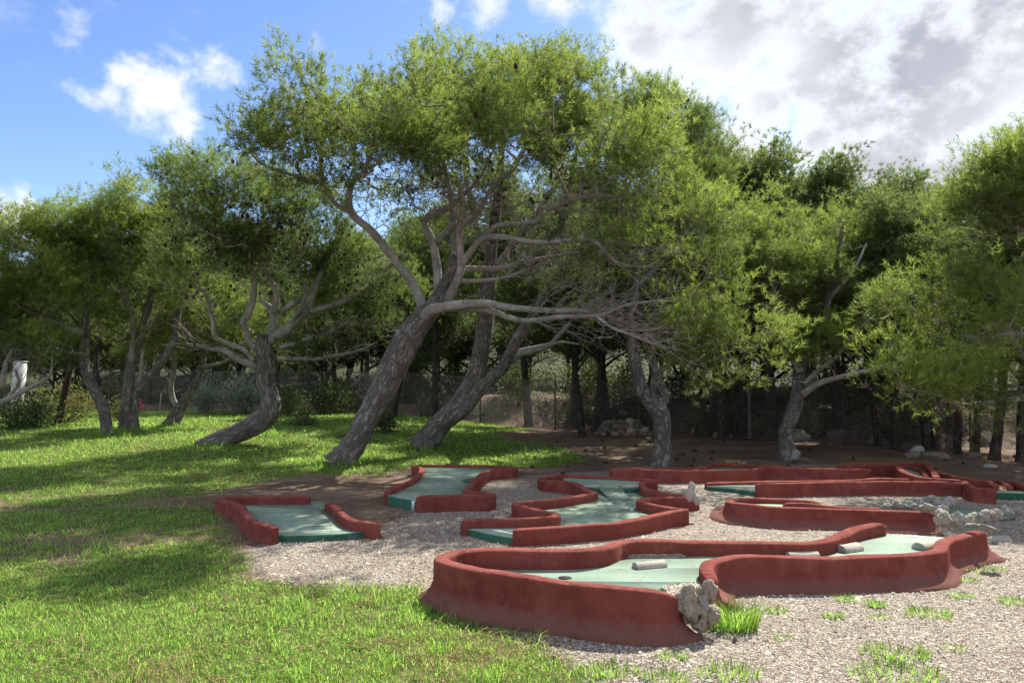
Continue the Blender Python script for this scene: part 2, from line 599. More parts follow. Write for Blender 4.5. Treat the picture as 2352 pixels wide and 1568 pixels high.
M['needle_far'] = mat_leaf('far_pine_needles', (.036, .064, .022), (.130, .185, .045), .5)
M['cone'] = mat_simple('pine_cone', (.030, .022, .018), (.06, .045, .035), 20, .9)
M['grass'] = mat_leaf('grass_blades', (.080, .175, .022), (.255, .435, .075), .62)
M['dry'] = mat_leaf('dry_grass', (.24, .17, .07), (.46, .36, .18), .35)
M['litter'] = mat_leaf('needle_litter', (.10, .055, .03), (.30, .20, .12), .1)
M['shrub'] = mat_leaf('shrub_leaves', (.030, .055, .018), (.085, .120, .030), .3)
M['oleander'] = mat_leaf('grey_green_leaves', (.10, .14, .09), (.30, .36, .26), .25)
M['shrub_y'] = mat_leaf('yellow_green_leaves', (.06, .085, .02), (.19, .20, .05), .35)
M['flower'] = mat_simple('pink_petals', (.60, .05, .20), (.70, .09, .26))
M['rock_warm'] = mat_rock('warm_limestone', (.46, .36, .25), (.62, .55, .45), (.33, .19, .10))
M['rock_pale'] = mat_rock('pale_limestone', (.50, .45, .39), (.66, .62, .56), (.36, .22, .13))
M['rock_green'] = mat_rock('greenish_limestone', (.33, .34, .29), (.48, .48, .42), (.34, .25, .18))
M['rock_dark'] = mat_rock('dark_stone', (.20, .16, .125), (.33, .28, .235), (.16, .11, .08))  # a darker, browner stone
M['metal'] = mat_simple('rusty_fence_steel', (.055, .045, .038), (.10, .08, .065), 15, .7)
M['wire'] = mat_simple('fence_wire', (.15, .145, .14), (.24, .23, .22), 15, .55)
M['stake'] = mat_simple('bare_wood_stake', (.38, .30, .20), (.48, .39, .28))
M['plaster'] = mat_simple('white_plaster', (.42, .42, .41), (.55, .55, .54), 3, .8)
mp, np_ = material('gravel_pebbles')
_t = np_.new('ShaderNodeAttribute', {'attribute_name': 'tint'}).outputs['Fac']
finish(np_, principled(np_, np_.ramp(_t, (0.0, (.14, .11, .085)), (.3, (.31, .262, .203)), (.7, (.41, .357, .285)), (1.0, (.57, .52, .435))), .9))
M['pebble'] = mp

# ------------------------------------------------------------------ ground sheet
def poly_mask(px, py, poly, soft):
    """1 inside, 0 outside, blended over soft metres"""
    poly = np.asarray(poly, float)[:, :2]
    inside = np.zeros(px.shape, bool)
    dist = np.full(px.shape, 1e9)
    n = len(poly)
    for i in range(n):
        (x0, y0), (x1, y1) = poly[i], poly[(i + 1) % n]
        if y0 != y1:
            c = ((y0 > py) != (y1 > py)) & (px < (x1 - x0) * (py - y0) / (y1 - y0) + x0)
            inside ^= c
        L2 = (x1 - x0) ** 2 + (y1 - y0) ** 2 + 1e-9
        t = np.clip(((px - x0) * (x1 - x0) + (py - y0) * (y1 - y0)) / L2, 0, 1)
        dist = np.minimum(dist, np.hypot(px - x0 - t * (x1 - x0), py - y0 - t * (y1 - y0)))
    sd_ = np.where(inside, dist, -dist)
    return np.clip(0.5 + sd_ / soft, 0, 1)


def gp(*uv):
    return np.array([gnd(u, v)[:2] for u, v in uv])


LAWN = np.vstack([np.array([(-4, 1), (0.35, 1.0)]),
                  gp((1335, 1560), (1270, 1500), (1130, 1440), (1010, 1385), (950, 1350), (830, 1357), (700, 1345), (590, 1325), (545, 1262), (520, 1200), (495, 1150),
                     (545, 1120), (640, 1100), (740, 1088), (860, 1095), (950, 1072), (1100, 1068), (1250, 1074), (1350, 1056), (1300, 1030), (1180, 1012), (1120, 996), (1230, 985), (1100, 970), (930, 953)),
                  np.array([(-8, 27.2), (-16, 28.3), (-30, 29.5), (-30, 1)])])
GRAV = np.vstack([gp((590, 1325), (560, 1265), (640, 1240), (890, 1210), (985, 1150), (1120, 1108), (1220, 1090), (1400, 1080), (1640, 1070), (1900, 1066), (2100, 1090), (2330, 1120)),
                  np.array([(9, 9.5), (14, 8), (14, 0.5), (0.35, 0.5)]),
                  gp((1335, 1560), (1270, 1500), (1130, 1440), (1010, 1385), (950, 1350), (830, 1357), (700, 1345))])


def lawn_at(x, y):
    m = poly_mask(x, y, LAWN, 0.7)
    return m


def bare_at(x, y):
    """0..1 thin, worn turf in the shade on the left"""
    zone = ss(5.6, 6.6, y) * ss(13.5, 10.0, y)
    n = fbm2(x, y * 1.5, 0.9, 4) * .75 + .5 * fbm2(x + 9, y * 1.6, 3.4, 3)
    return zone * ss(-0.12, 0.20, n + 0.15 * ss(-3.0, -1.2, x))


xs = np.concatenate([-np.geomspace(17, 900, 22)[::-1], np.arange(-16, 16.01, 0.13), np.geomspace(17, 900, 22)])
ys = np.concatenate([-np.geomspace(1, 300, 12)[::-1], np.arange(0, 13, 0.1), np.arange(13, 34, 0.2), np.geomspace(34.5, 1500, 34)])
GX, GY = np.meshgrid(xs, ys)
gx, gy = GX.ravel(), GY.ravel()
gz = terrain(gx, gy)
nx, ny = len(xs), len(ys)
ii = (np.arange(ny - 1)[:, None] * nx + np.arange(nx - 1)[None]).ravel()
gf = np.stack([ii, ii + 1, ii + nx + 1, ii + nx], -1)
lw_ = lawn_at(gx, gy)
lw_ = lw_ * (1 - 0.55 * bare_at(gx, gy))
gr_ = poly_mask(gx, gy, GRAV, 0.7)
dd = gy - fence_y(gx)
rk_ = ss(0.2, 0.7, dd) * ss(5, 2.5, dd) * ss(-1, 3, gx)
ground = link('ground', mesh_np('ground', np.stack([gx, gy, gz], -1), gf, M['ground'], True, {'lawn': lw_, 'gravel': gr_, 'rockface': rk_, 'scrub': ss(2.0, 4.5, dd)}))
tag(ground, kind='structure')


# ------------------------------------------------------------------ minigolf lanes
def Z1(x, y):
    return (873.7 + x * .33433, 1004.8 + y * .33433)


def Z2(x, y):
    return (1572.7 + x * .33149, 1004.8 + y * .33149)


def Z3(x, y):
    return (436.9 + x * .33433, 1004.8 + y * .33433)


def Z5(x, y):
    return (1747.4 + x * .30645, 698.96 + y * .30645)


def wall(lane, Zf, pts, h, wd=0.09, fl=0.0, fr=0.0, e0=0.0, e1=0.0, name='border_wall', seed=0, step=0.05, pre=None):
    """pts: traced ridge points, each (x, y) or (x, y, height); sweeps a rounded, flared profile"""
    P = []
    for p in pts:
        hh = p[2] if len(p) > 2 else h
        if Zf is None:
            P.append((p[0], p[1], hh))
        else:
            P.append(onz(*Zf(p[0], p[1]), hh))
    P = crm(np.array(P), step)
    hs_ = P[:, 2].copy()
    xy = P[:, :2]
    T = np.gradient(xy, axis=0)
    T /= np.linalg.norm(T, axis=1)[:, None] + 1e-9
    Nl = np.stack([-T[:, 1], T[:, 0]], -1)
    prof = []   # (side, base weight, height fraction, top offset, half-width factor, skirt, rim)
    for sgn in (1, -1):
        q = [(sgn, 1.0, None, -0.05, 1, 1.0, 0), (sgn, .97, None, 0.012, 1, 1.0, 0), (sgn, .50, .15, 0, 1, .95, 0), (sgn, .20, .30, 0, 1, .75, 0), (sgn, .05, .46, 0, 1, .35, 0),
             (sgn, 0, None, -.024, 1.0, 0, .15), (sgn, 0, None, -.008, .93, 0, .8), (sgn, 0, None, -.001, .66, 0, 1)]
        prof.append(q)
    prof = prof[0] + [(0, 0, None, 0, 0, 0, 1)] + prof[1][::-1]
    K = len(prof)
    n = len(P)
    V = np.zeros((n, K, 3))
    sk = np.zeros((n, K))
    rm = np.zeros((n, K))
    zgr = terrain(xy[:, 0], xy[:, 1])
    wob = vnoise(np.stack([xy[:, 0], xy[:, 1], np.full(n, seed * 3.1)], -1), 1.6)
    wvar = 1 + 0.10 * wob
    fvar = 1 + 0.35 * vnoise(np.stack([xy[:, 0], xy[:, 1], np.full(n, seed * 3.1 + 9)], -1), 2.3)
    for k, (sg, bw, fz, off, hw, s_, r_) in enumerate(prof):
        f = fl if sg > 0 else fr
        lat = sg * (wd / 2 * hw * wvar + f * bw * fvar)
        V[:, k, :2] = xy + Nl * lat[:, None] if np.ndim(lat) else xy
        if fz is None:
            V[:, k, 2] = (zgr + off) if bw > .9 else hs_ + off
        else:
            V[:, k, 2] = zgr + (hs_ - zgr) * fz
        sk[:, k] = s_ * min(1.0, .25 + f * 9)
        rm[:, k] = r_
    # worn, slightly rounded ends
    for idx, e, sgn in ((0, e0, -1), (n - 1, e1, 1)):
        for k, (sg, bw, *_r) in enumerate(prof):
            V[idx, k, :2] += T[idx] * sgn * (e * bw + .012)
        c = V[idx, K // 2].copy()
        low = np.array([1 if p[1] < .5 else 0 for p in prof])
        V[idx, :, :2] = np.where(low[:, None] > 0, xy[idx] + T[idx] * sgn * .012 + (V[idx, :, :2] - xy[idx] - T[idx] * sgn * .012) * .78, V[idx, :, :2])
        V[idx, :, 2] -= np.array([.016 if p[6] > 0 else 0 for p in prof])
    V = V.reshape(-1, 3)
    nz = fbm(V + seed, 4.5, 3)[:, None] * np.array((.008, .008, .007))
    V = V + nz
    j = np.arange(K - 1)
    i = np.arange(n - 1)
    fq = np.stack([i[:, None] * K + j, i[:, None] * K + j + 1, (i[:, None] + 1) * K + j + 1, (i[:, None] + 1) * K + j], -1).reshape(-1, 4)
    caps = np.array([np.arange(K)[::-1], (n - 1) * K + np.arange(K)])
    o = link(name, mesh_np(name, V, [fq, caps], M['red'], True, {'skirt': sk.ravel(), 'rim': rm.ravel()}), lane)
    me = o.data
    fl_ = np.ones(len(me.polygons), bool)
    fl_[-2:] = False
    me.polygons.foreach_set('use_smooth', fl_)
    return xy


def slab(lane, xy, z, name='putting_surface', zb=-0.06, mats=None, ztop=None):
    """flat top with a dark edge down to the ground; ztop may give a height per point"""
    xy = np.asarray(xy, float)[:, :2]
    keep = np.linalg.norm(xy - np.roll(xy, 1, 0), axis=1) > .004
    if ztop is not None:
        ztop = np.asarray(ztop)[keep]
    xy = xy[keep]
    n = len(xy)
    zt = np.full(n, z) if ztop is None else ztop
    tri = tessellate_polygon([[Vector((a, b, 0)) for a, b in xy]])
    area = sum(xy[i, 0] * xy[(i + 1) % n, 1] - xy[(i + 1) % n, 0] * xy[i, 1] for i in range(n))
    V = np.vstack([np.column_stack([xy, zt]), np.column_stack([xy, np.full(n, zb)])])
    tf = []
    for a, b, c in tri:
        s = (xy[b, 0] - xy[a, 0]) * (xy[c, 1] - xy[a, 1]) - (xy[b, 1] - xy[a, 1]) * (xy[c, 0] - xy[a, 0])
        tf.append((a, b, c) if s > 0 else (a, c, b))
    i = np.arange(n)
    i2 = (i + 1) % n
    sf = np.stack([i, i + n, i2 + n, i2], -1) if area > 0 else np.stack([i, i2, i2 + n, i + n], -1)
    mi = np.concatenate([np.zeros(len(tf)), np.ones(n)])
    return link(name, mesh_np(name, V, [np.array(tf), sf], mats or [M['green'], M['green_side']], False, None, mi), lane)


def line(surf, p, q, z, wd=.022):
    d = (q - p)[:2] / np.linalg.norm((q - p)[:2])
    nrm = np.array((-d[1], d[0])) * wd / 2
    V = [(*(p[:2] + nrm), z + .004), (*(p[:2] - nrm), z + .004), (*(q[:2] - nrm), z + .004), (*(q[:2] + nrm), z + .004)]
    V2 = [(a, b, z - .002) for a, b, c in V]
    Fq = [(0, 1, 2, 3), (0, 4, 5, 1), (1, 5, 6, 2), (2, 6, 7, 3), (3, 7, 4, 0)]
    return link('tee_line', mesh_np('tee_line', V + V2, np.array(Fq), M['white']), surf)


def disc(surf, p, r, z, m, name):
    a = np.arange(20) / 20 * 2 * np.pi
    V = np.column_stack([p[0] + r * np.cos(a), p[1] + r * np.sin(a), np.full(20, z + .0015)])
    V0 = V.copy()
    V0[:, 2] -= .008
    i = np.arange(20)
    return link(name, mesh_np(name, np.vstack([V, V0]), [np.array([i]), np.stack([i, i + 20, (i + 1) % 20 + 20, (i + 1) % 20], -1)], m), surf)


LG = 'minigolf lanes with red walls'


def lane(label):
    return thing('minigolf_lane', label, 'minigolf lane', (0, 0, 0), LG)


# --- lane A, nearest
A = lane('large nearest minigolf lane with pale green floor, rounded left end and half-log obstacles')
a1 = wall(A, None, [tuple(onz(*Z1(x, y), h)) for x, y, h in
                    [(2030, 1092, .225), (1960, 1062, .265), (1850, 1044, .29), (1500, 1013, .30), (1200, 975, .30), (900, 935, .30), (700, 905, .30), (560, 878, .30), (465, 852, .30), (420, 830, .30), (432, 808, .30),
                     (520, 780, .30), (650, 764, .30), (800, 758, .30), (1000, 763, .295), (1200, 769, .29), (1400, 764, .29), (1550, 744, .285), (1640, 712, .28), (1750, 702, .275), (2000, 704, .27)]] +
          [tuple(onz(*Z2(x, y), h)) for x, y, h in [(0, 716, .265), (200, 718, .26), (600, 723, .26), (860, 722, .26), (980, 703, .26), (1080, 665, .26), (1180, 622, .26), (1300, 596, .26), (1362, 592, .255)]],
            .3, .11, .115, 0.02, .04, 0, seed=1)
a2 = wall(A, Z2, [(193, 985, .20), (172, 940, .225), (150, 890, .24), (180, 852, .245), (270, 829, .245), (400, 817, .245), (700, 819, .24), (1000, 825, .235), (1300, 813, .235), (1500, 805, .235), (1690, 790, .235), (1765, 768, .235), (1775, 738, .235),
                  (1800, 712, .235), (1890, 684, .235), (2000, 654, .235), (2058, 642, .235)], .24, .105, 0.015, .125, .05, .08, seed=2)
ZA = .155
tee_a = [onz(*Z2(1368, 662), ZA), onz(*Z2(1600, 676), ZA), onz(*Z2(1815, 691), ZA)]
k2 = np.argmin(np.linalg.norm(a2 - tee_a[2][:2], axis=1))
skip = 9
polyA = np.vstack([a1[skip:], [p[:2] for p in tee_a], a2[:k2][::-1], [onz(*Z1(2165, 990), ZA)[:2], onz(*Z1(2050, 999), ZA)[:2], onz(*Z1(1960, 1013), ZA)[:2]]])
sA = slab(A, polyA, ZA)
line(sA, onz(*Z2(1530, 684), ZA), onz(*Z2(1775, 699), ZA), ZA)
cup = disc(sA, onz(*Z1(1268, 962), ZA), .05, ZA, M['hole_shade'], 'cup')  # flat disc; shade inside the cup is put into its near-black colour
# gravel trap inside the back wall, gravel packed behind the stone
trap = [onz(*Z1(x, y), ZA) for x, y in [(1600, 830), (1660, 822), (1900, 826), (2150, 812), (2300, 805)]] + [onz(*Z2(x, y), ZA) for x, y in [(60, 806), (200, 803)]]
trap_poly = np.vstack([[p[:2] for p in trap], [onz(*Z2(200, 780), ZA)[:2], onz(*Z2(0, 778), ZA)[:2], onz(*Z1(2000, 770), ZA)[:2], onz(*Z1(1740, 772), ZA)[:2], onz(*Z1(1640, 800), ZA)[:2]]])
gap_poly = np.array([onz(*Z1(x, y), .15)[:2] for x, y in [(1930, 1024), (2050, 1002), (2160, 992), (2230, 1030), (2200, 1075), (2060, 1120), (1980, 1070)]])
slab(A, gap_poly, .14, 'gravel_bed', -.05, [M['rock_warm'], M['rock_warm']])

# --- lane B, zigzag in the middle
B = lane('zigzag minigolf lane behind the nearest lane, with a green ramp between two planks')
b1 = wall(B, Z1, [(575, 566, .155), (640, 556, .155), (900, 550, .16), (1100, 545, .16), (1200, 532, .165), (1195, 515, .165), (1120, 500, .165), (1010, 475, .165), (935, 450, .165), (950, 440, .165),
                  (1040, 432, .165), (1200, 420, .165), (1350, 397, .165), (1450, 376, .165), (1468, 368, .165), (1420, 358, .165), (1390, 335, .165), (1340, 308, .165), (1250, 295, .165), (1150, 290, .165), (1105, 278, .165), (1115, 264, .165), (1190, 256, .165),
                  (1300, 255, .165), (1500, 263, .165), (1750, 276, .165), (1860, 287, .165), (1885, 292, .165), (1850, 300, .165), (1800, 306, .165), (1800, 322, .165), (1830, 345, .165), (1920, 370, .165), (2040, 386, .165), (2120, 396, .165), (2165, 402, .165),
                  (2100, 405, .165), (1920, 408, .165), (1800, 420, .165), (1785, 434, .165), (1850, 452, .165), (1950, 472, .165), (2040, 482, .165), (2095, 484, .165), (2050, 496, .16), (1980, 505, .16), (1800, 545, .155), (1600, 580, .155), (1400, 596, .155), (1200, 611, .155), (1000, 622, .155), (925, 628, .155)],
          .165, .092, .0, .0, .0, .0, seed=3, step=.045)
ZB = .065
teeB = [onz(*Z1(915, 690), ZB), onz(*Z1(760, 665), ZB), onz(*Z1(588, 626), ZB)]
sB = slab(B, np.vstack([b1, [p[:2] for p in teeB]]), ZB)
line(sB, onz(*Z1(770, 633), ZB), onz(*Z1(908, 660), ZB), ZB)
# raised far end with its ramp
zr = .125
plat = [onz(*Z1(x, y), zr)[:2] for x, y in [(1400, 346), (1505, 348), (1655, 348), (1790, 346), (1800, 300), (1850, 292), (1700, 282), (1500, 270), (1330, 262), (1250, 268), (1260, 292), (1370, 318)]]
slab(B, np.array(plat), zr, 'raised_platform', .03)
r0, r1 = onz(*Z1(1500, 348), zr)[:2], onz(*Z1(1655, 348), zr)[:2]
r2, r3 = onz(*Z1(1720, 425), ZB)[:2], onz(*Z1(1575, 425), ZB)[:2]
slab(B, np.array([r0, r3, r2, r1]), 0, 'ramp', .03, None, [zr + .004, ZB + .006, ZB + .006, zr + .004])
for (xa, ya, xb, yb) in [(1392, 345, 1503, 345), (1650, 344, 1778, 342)]:
    p, q = onz(*Z1(xa, ya), zr), onz(*Z1(xb, yb), zr)
    V, Fq = box_np(p[0], q[0], p[1] - .02, p[1] + .14, zr + .002, zr + .034)
    link('plank', mesh_np('plank', V + fbm(V, 9)[:, None] * .006, Fq, M['plank']), B)

# --- lane C, left front
Cn = lane('short shallow minigolf lane at far left with an open back corner, beside the lawn')
c1 = wall(Cn, Z3, [(818, 398, .165), (500, 399, .165), (290, 404, .165), (205, 410, .165), (225, 422, .165), (290, 438, .165), (345, 462, .165), (395, 525, .165), (430, 563, .165), (510, 592, .165), (580, 610, .165)], .165, .092, .0, .02, seed=4)
c2 = wall(Cn, Z3, [(948, 440, .16), (1000, 475, .16), (1060, 530, .16), (1120, 562, .16), (1200, 575, .16), (1285, 586, .16)], .16, .092, .02, 0, seed=5)
ZC = .068
polyC = np.vstack([c1, [onz(*Z3(595, 666), ZC)[:2], onz(*Z3(750, 672), ZC)[:2], onz(*Z3(1000, 664), ZC)[:2], onz(*Z3(1250, 643), ZC)[:2]], c2[::-1], [onz(*Z3(930, 448), ZC)[:2], onz(*Z3(880, 436), ZC)[:2], onz(*Z3(822, 440), ZC)[:2]]])
sC = slab(Cn, polyC, ZC)
line(sC, onz(*Z3(765, 643), ZC), onz(*Z3(1035, 632), ZC), ZC)

# --- lane D
D = lane('curved minigolf lane with a white paint drip on its tee edge')
d1 = wall(D, Z1, [(48, 362, .175), (80, 346, .175), (150, 318, .175), (220, 286, .17), (265, 248, .165), (285, 212, .16), (262, 196, .16), (232, 190, .16), (300, 186, .16), (500, 185, .16), (700, 188, .16), (850, 195, .16), (925, 206, .16), (900, 212, .165), (800, 214, .17), (735, 222, .175),
                  (692, 250, .18), (650, 290, .185), (605, 342, .19), (602, 362, .19), (690, 370, .195), (770, 384, .195), (700, 390, .195), (600, 389, .195), (400, 392, .20), (256, 398, .20)], .18, .092, .0, .0, seed=6)
ZD = .12
polyD = np.vstack([d1, [onz(*Z1(238, 432), ZD)[:2], onz(*Z1(150, 418), ZD)[:2], onz(*Z1(62, 400), ZD)[:2]]])
sD = slab(D, polyD, ZD)
pd = [onz(*Z1(x, y), ZD + .004) for x, y in [(560, 290), (590, 280), (660, 276), (700, 282), (680, 300), (620, 310), (575, 305)]]
link('stain', mesh_np('stain', np.array(pd), [np.arange(7)[None, :]], M['green_side']), sD)
p0 = onz(*Z1(236, 434), ZD)
V, Fq = box_np(p0[0] - .035, p0[0] + .004, p0[1] - .012, p0[1] - .004, .0, ZD + .004)
link('paint_drip', mesh_np('paint_drip', V, Fq, M['white']), sD)

# --- lane E
E = lane('long minigolf lane at the back behind the pale rock, with a stepped front wall')
e1 = wall(E, None, [tuple(onz(*Z1(1590, 216), .19)), tuple(onz(*Z1(1800, 218), .19)), tuple(onz(*Z1(2000, 222), .19)), tuple(onz(*Z2(0, 225), .19)), tuple(onz(*Z2(250, 222), .19)), tuple(onz(*Z2(440, 217), .19)), tuple(onz(*Z2(510, 208), .185)), tuple(onz(*Z2(556, 200), .18)), tuple(onz(*Z2(620, 202), .18)), tuple(onz(*Z2(800, 208), .18)), tuple(onz(*Z2(1000, 212), .18)), tuple(onz(*Z2(1280, 217), .18))], .19, .092, 0, .03, seed=7)
e2 = wall(E, None, [tuple(onz(*Z1(1590, 213), .175)), tuple(onz(*Z1(1640, 206), .16)), tuple(onz(*Z1(1900, 206), .155)), tuple(onz(*Z1(2150, 204), .15)), tuple(onz(*Z2(110, 202), .15)), tuple(onz(*Z2(170, 188), .15)), tuple(onz(*Z2(196, 177), .15)), tuple(onz(*Z2(400, 183), .15)), tuple(onz(*Z2(560, 191), .15)), tuple(onz(*Z2(800, 200), .14)), tuple(onz(*Z2(1200, 206), .14))], .15, .092, 0, 0, seed=8)
ZE = .09
slab(E, np.vstack([e1, e2[::-1]]), ZE)

# --- lane F
Fl = lane('long straight minigolf lane with a tall bright red front wall')
f1 = wall(Fl, Z2, [(500, 317, .185), (700, 313, .185), (1000, 306, .185), (1400, 301, .185), (1700, 302, .185), (1870, 305, .18), (1922, 312, .175)], .185, .092, 0, .01, seed=9)
f2 = wall(Fl, Z2, [(150, 311, .10), (300, 306, .10), (500, 302, .105), (900, 296, .11), (1200, 289, .115), (1290, 280, .13), (1340, 277, .13), (1500, 283, .13), (1750, 291, .14), (1890, 300, .15), (1925, 310, .17)], .11, .092, 0, 0, seed=10)
ZF = .06
slab(Fl, np.vstack([f1, f2[::-1], [onz(*Z2(165, 350), .04)[:2], onz(*Z2(330, 362), .04)[:2], onz(*Z2(488, 374), ZF)[:2]]]), ZF)

# --- lane G with stones
G = lane('narrow minigolf lane with a rounded left end and a rough stone border')
g1 = wall(G, Z2, [(1718, 516, .195), (1500, 506, .20), (1200, 497, .20), (900, 485, .20), (720, 482, .20), (600, 475, .20), (450, 459, .20), (360, 452, .195), (312, 442, .18), (312, 428, .16), (345, 419, .14), (420, 417, .13), (600, 421, .125), (800, 429, .12), (930, 443, .12)], .19, .092, .16, 0, 0.02, 0, seed=11)
g2 = wall(G, Z2, [(690, 451, .12), (850, 454, .12), (1000, 470, .125), (1180, 481, .13), (1368, 487, .14)], .12, .08, 0, 0, seed=12)
ZG = .07
polyG = np.array([onz(*Z2(x, y), ZG)[:2] for x, y in [(340, 500), (335, 470), (420, 455), (600, 460), (850, 468), (1000, 480), (1200, 505), (1380, 512), (1600, 500), (1850, 484), (2060, 497), (2290, 530), (2230, 536), (2100, 546), (1960, 566), (1820, 566), (1720, 548), (1500, 550), (1200, 540), (900, 530), (600, 520)]])
sG = slab(G, polyG, ZG)

# --- lanes H and I, far right
H = lane('far right minigolf lane with a wall stepping down towards the gravel')
h1 = wall(H, Z5, [(588, 1188, .22), (800, 1190, .22), (990, 1191, .21), (1025, 1207, .205), (1060, 1240, .20), (1110, 1264, .195), (1200, 1290, .19), (1320, 1302, .18), (1500, 1316, .18), (1550, 1342, .185), (1610, 1368, .19), (1690, 1374, .19), (1752, 1378, .19)], .2, .092, 0, .02, seed=13)
h2 = wall(H, Z5, [(640, 1181, .17), (900, 1180, .17), (1130, 1180, .17), (1235, 1188, .17), (1262, 1215, .17), (1295, 1250, .17), (1320, 1290, .165)], .17, .092, 0, 0, seed=14)
h3 = wall(H, Z5, [(1050, 1208, .12), (1150, 1219, .12), (1215, 1245, .12), (1240, 1285, .12)], .12, .08, 0, 0, seed=15)
slab(H, np.vstack([h1[:int(len(h1) * .62)], h2[::-1]]), .07)
I_ = lane('rightmost minigolf lane with a reddish board ramp and dark green tee block')
i1 = wall(I_, Z5, [(1312, 1246, .17), (1400, 1268, .17), (1500, 1294, .17), (1640, 1308, .17), (1720, 1324, .165), (1762, 1350, .155)], .17, .09, 0, 0, seed=16)
i2 = wall(I_, Z5, [(1690, 1308, .15), (1780, 1318, .15), (1840, 1338, .15), (1868, 1362, .14)], .15, .09, 0, 0, seed=17)
i3 = wall(I_, Z5, [(1870, 1315, .17), (1975, 1345, .17), (2120, 1378, .17), (2260, 1412, .17)], .17, .092, 0, 0, seed=18)
ti = [onz(*Z5(x, y), .085)[:2] for x, y in [(1762, 1412), (2100, 1416), (2250, 1420), (2230, 1396), (1950, 1392), (1775, 1395)]]
slab(I_, np.array(ti), .085, 'tee_block')
slab(I_, np.array([i1[0], i1[len(i1) // 2], onz(*Z5(1640, 1345), .07)[:2], onz(*Z5(1560, 1335), .07)[:2], onz(*Z5(1400, 1300), .07)[:2]]), .07)
pr = [onz(*Z5(1768, 1350), .14), onz(*Z5(1832, 1355), .14), onz(*Z5(1845, 1398), .085), onz(*Z5(1765, 1398), .085)]
for k in range(5):
    t0, t1 = k / 5 + .01, (k + 1) / 5 - .01
    qa, qb = pr[0] + (pr[3] - pr[0]) * t0, pr[1] + (pr[2] - pr[1]) * t0
    qc, qd = pr[1] + (pr[2] - pr[1]) * t1, pr[0] + (pr[3] - pr[0]) * t1
    V = np.array([qa, qb, qc, qd, qa - (0, 0, .03), qb - (0, 0, .03), qc - (0, 0, .03), qd - (0, 0, .03)])
    link('board', mesh_np('board', V, np.array([(3, 2, 1, 0), (0, 1, 5, 4), (1, 2, 6, 5), (2, 3, 7, 6), (3, 0, 4, 7)]), M['ramp']), I_)


# ------------------------------------------------------------------ stones
ICO2 = icosphere(2)
ICO3 = icosphere(3)
ICO1 = icosphere(1)


def rock_mesh(seed, m, ico=ICO2, rough=.35, squash=(1, 1, 1), facet=.5):
    V, Fc = ico
    V = V.copy()
    r = np.random.default_rng(seed)
    for _ in range(9):       # flat broken faces
        d = r.normal(size=3)
        d /= np.linalg.norm(d)
        lim = r.uniform(.55, .95)
        k = V @ d
        V = V - np.clip(k - lim, 0, None)[:, None] * d * facet * 1.6
    n1 = fbm(V + seed * 7.7, 1.7, 3)
    n2 = -np.abs(fbm(V + seed * 3.3, 3.6, 3)) + .2
    V = V * (1 + rough * n1 + rough * .8 * n2)[:, None] * np.array(squash)
    return mesh_np('stone', V, Fc, m, False)


ROCKS = {}
for key, mm in (('warm', M['rock_warm']), ('pale', M['rock_pale']), ('green', M['rock_green']), ('dark', M['rock_dark'])):
    ROCKS[key] = [rock_mesh(11 * k + len(key), mm, ICO3, .55, (1, 1, 1), .38) for k in range(5)]


def stone(parent, key, p, s, rz=None, seed=0):
    r = np.random.default_rng(seed + 1000)
    o = link('stone', ROCKS[key][int(r.integers(5))], parent, p)
    o.scale = tuple(np.array(s) * 1.05)
    o.rotation_euler = (r.uniform(-.4, .4), r.uniform(-.4, .4), r.uniform(0, 6.28) if rz is None else rz)
    return o


def tall(name, seed, m):
    return rock_mesh(seed, m, ICO3, .62, (1, 1, 1), .30)


# the stone that plugs the gap of the nearest lane
big = [('warm', 1581, 1386, .085, .092, .115), ('warm', 1628, 1356, .055, .06, .085), ('warm', 1612, 1362, .05, .05, .06), ('pale', 1614, 1390, .05, .06, .085), ('warm', 1606, 1432, .085, .07, .06), ('pale', 1638, 1400, .05, .05, .04), ('warm', 1634, 1412, .06, .05, .07), ('warm', 1590, 1412, .06, .07, .07)]
for k, (key, u, v, sx, sy, sz) in enumerate(big):
    o = link('stone', tall('stone', 50 + k, M['rock_' + key]), A, at(u, v, 4.66 + .02 * (k % 3)))
    o.scale = (sx * .78, sy * .78, sz * .82)
    o.rotation_euler = (0, 0, k)

GB = [  # stones along the back of lane G, then its front row (zoom grid)
    (1400, 478, 62, 40), (1472, 470, 58, 48), (1520, 478, 40, 34), (1570, 472, 66, 46), (1625, 452, 50, 42), (1668, 438, 42, 44), (1712, 432, 62, 46), (1680, 482, 80, 34), (1758, 452, 45, 40), (1802, 456, 42, 42), (1838, 440, 55, 52), (1785, 492, 50, 38)]
for k, (x, y, wx, wy) in enumerate(GB):
    Y = 7.95 + max(0, (470 - y)) * .016 - (.25 if y > 480 else 0)
    p = at(*Z2(x, y + 6), Y)
    s = wx * .33149 / F * Y / 2
    stone(G, 'green' if k < 7 else 'pale', p, (s * 1.3, s * 1.2, wy * .33149 / F * Y / 2 * 1.5), None, 60 + k)
GF = [(1770, 545, 70, 80), (1800, 575, 70, 80), (1842, 572, 50, 62), (1880, 568, 66, 66), (1925, 580, 50, 56), (1962, 572, 56, 52), (2012, 556, 60, 60), (2048, 560, 45, 58), (2082, 540, 52, 66), (2130, 540, 50, 56), (2170, 532, 52, 62), (2214, 530, 54, 74), (2252, 512, 44, 52), (2290, 510, 50, 46), (2322, 505, 40, 42), (1990, 606, 60, 20), (2110, 622, 90, 16)]
for k, (x, y, wx, wy) in enumerate(GF):
    Y = 6.95 + (575 - y) * .0125
    p = at(*Z2(x, y), Y)
    s = wx * .33149 / F * Y / 2
    stone(G, ('pale', 'warm', 'pale', 'green')[k % 4], p, (s * 1.32, s * 1.2, wy * .33149 / F * Y / 2 * 1.3), None, 90 + k)

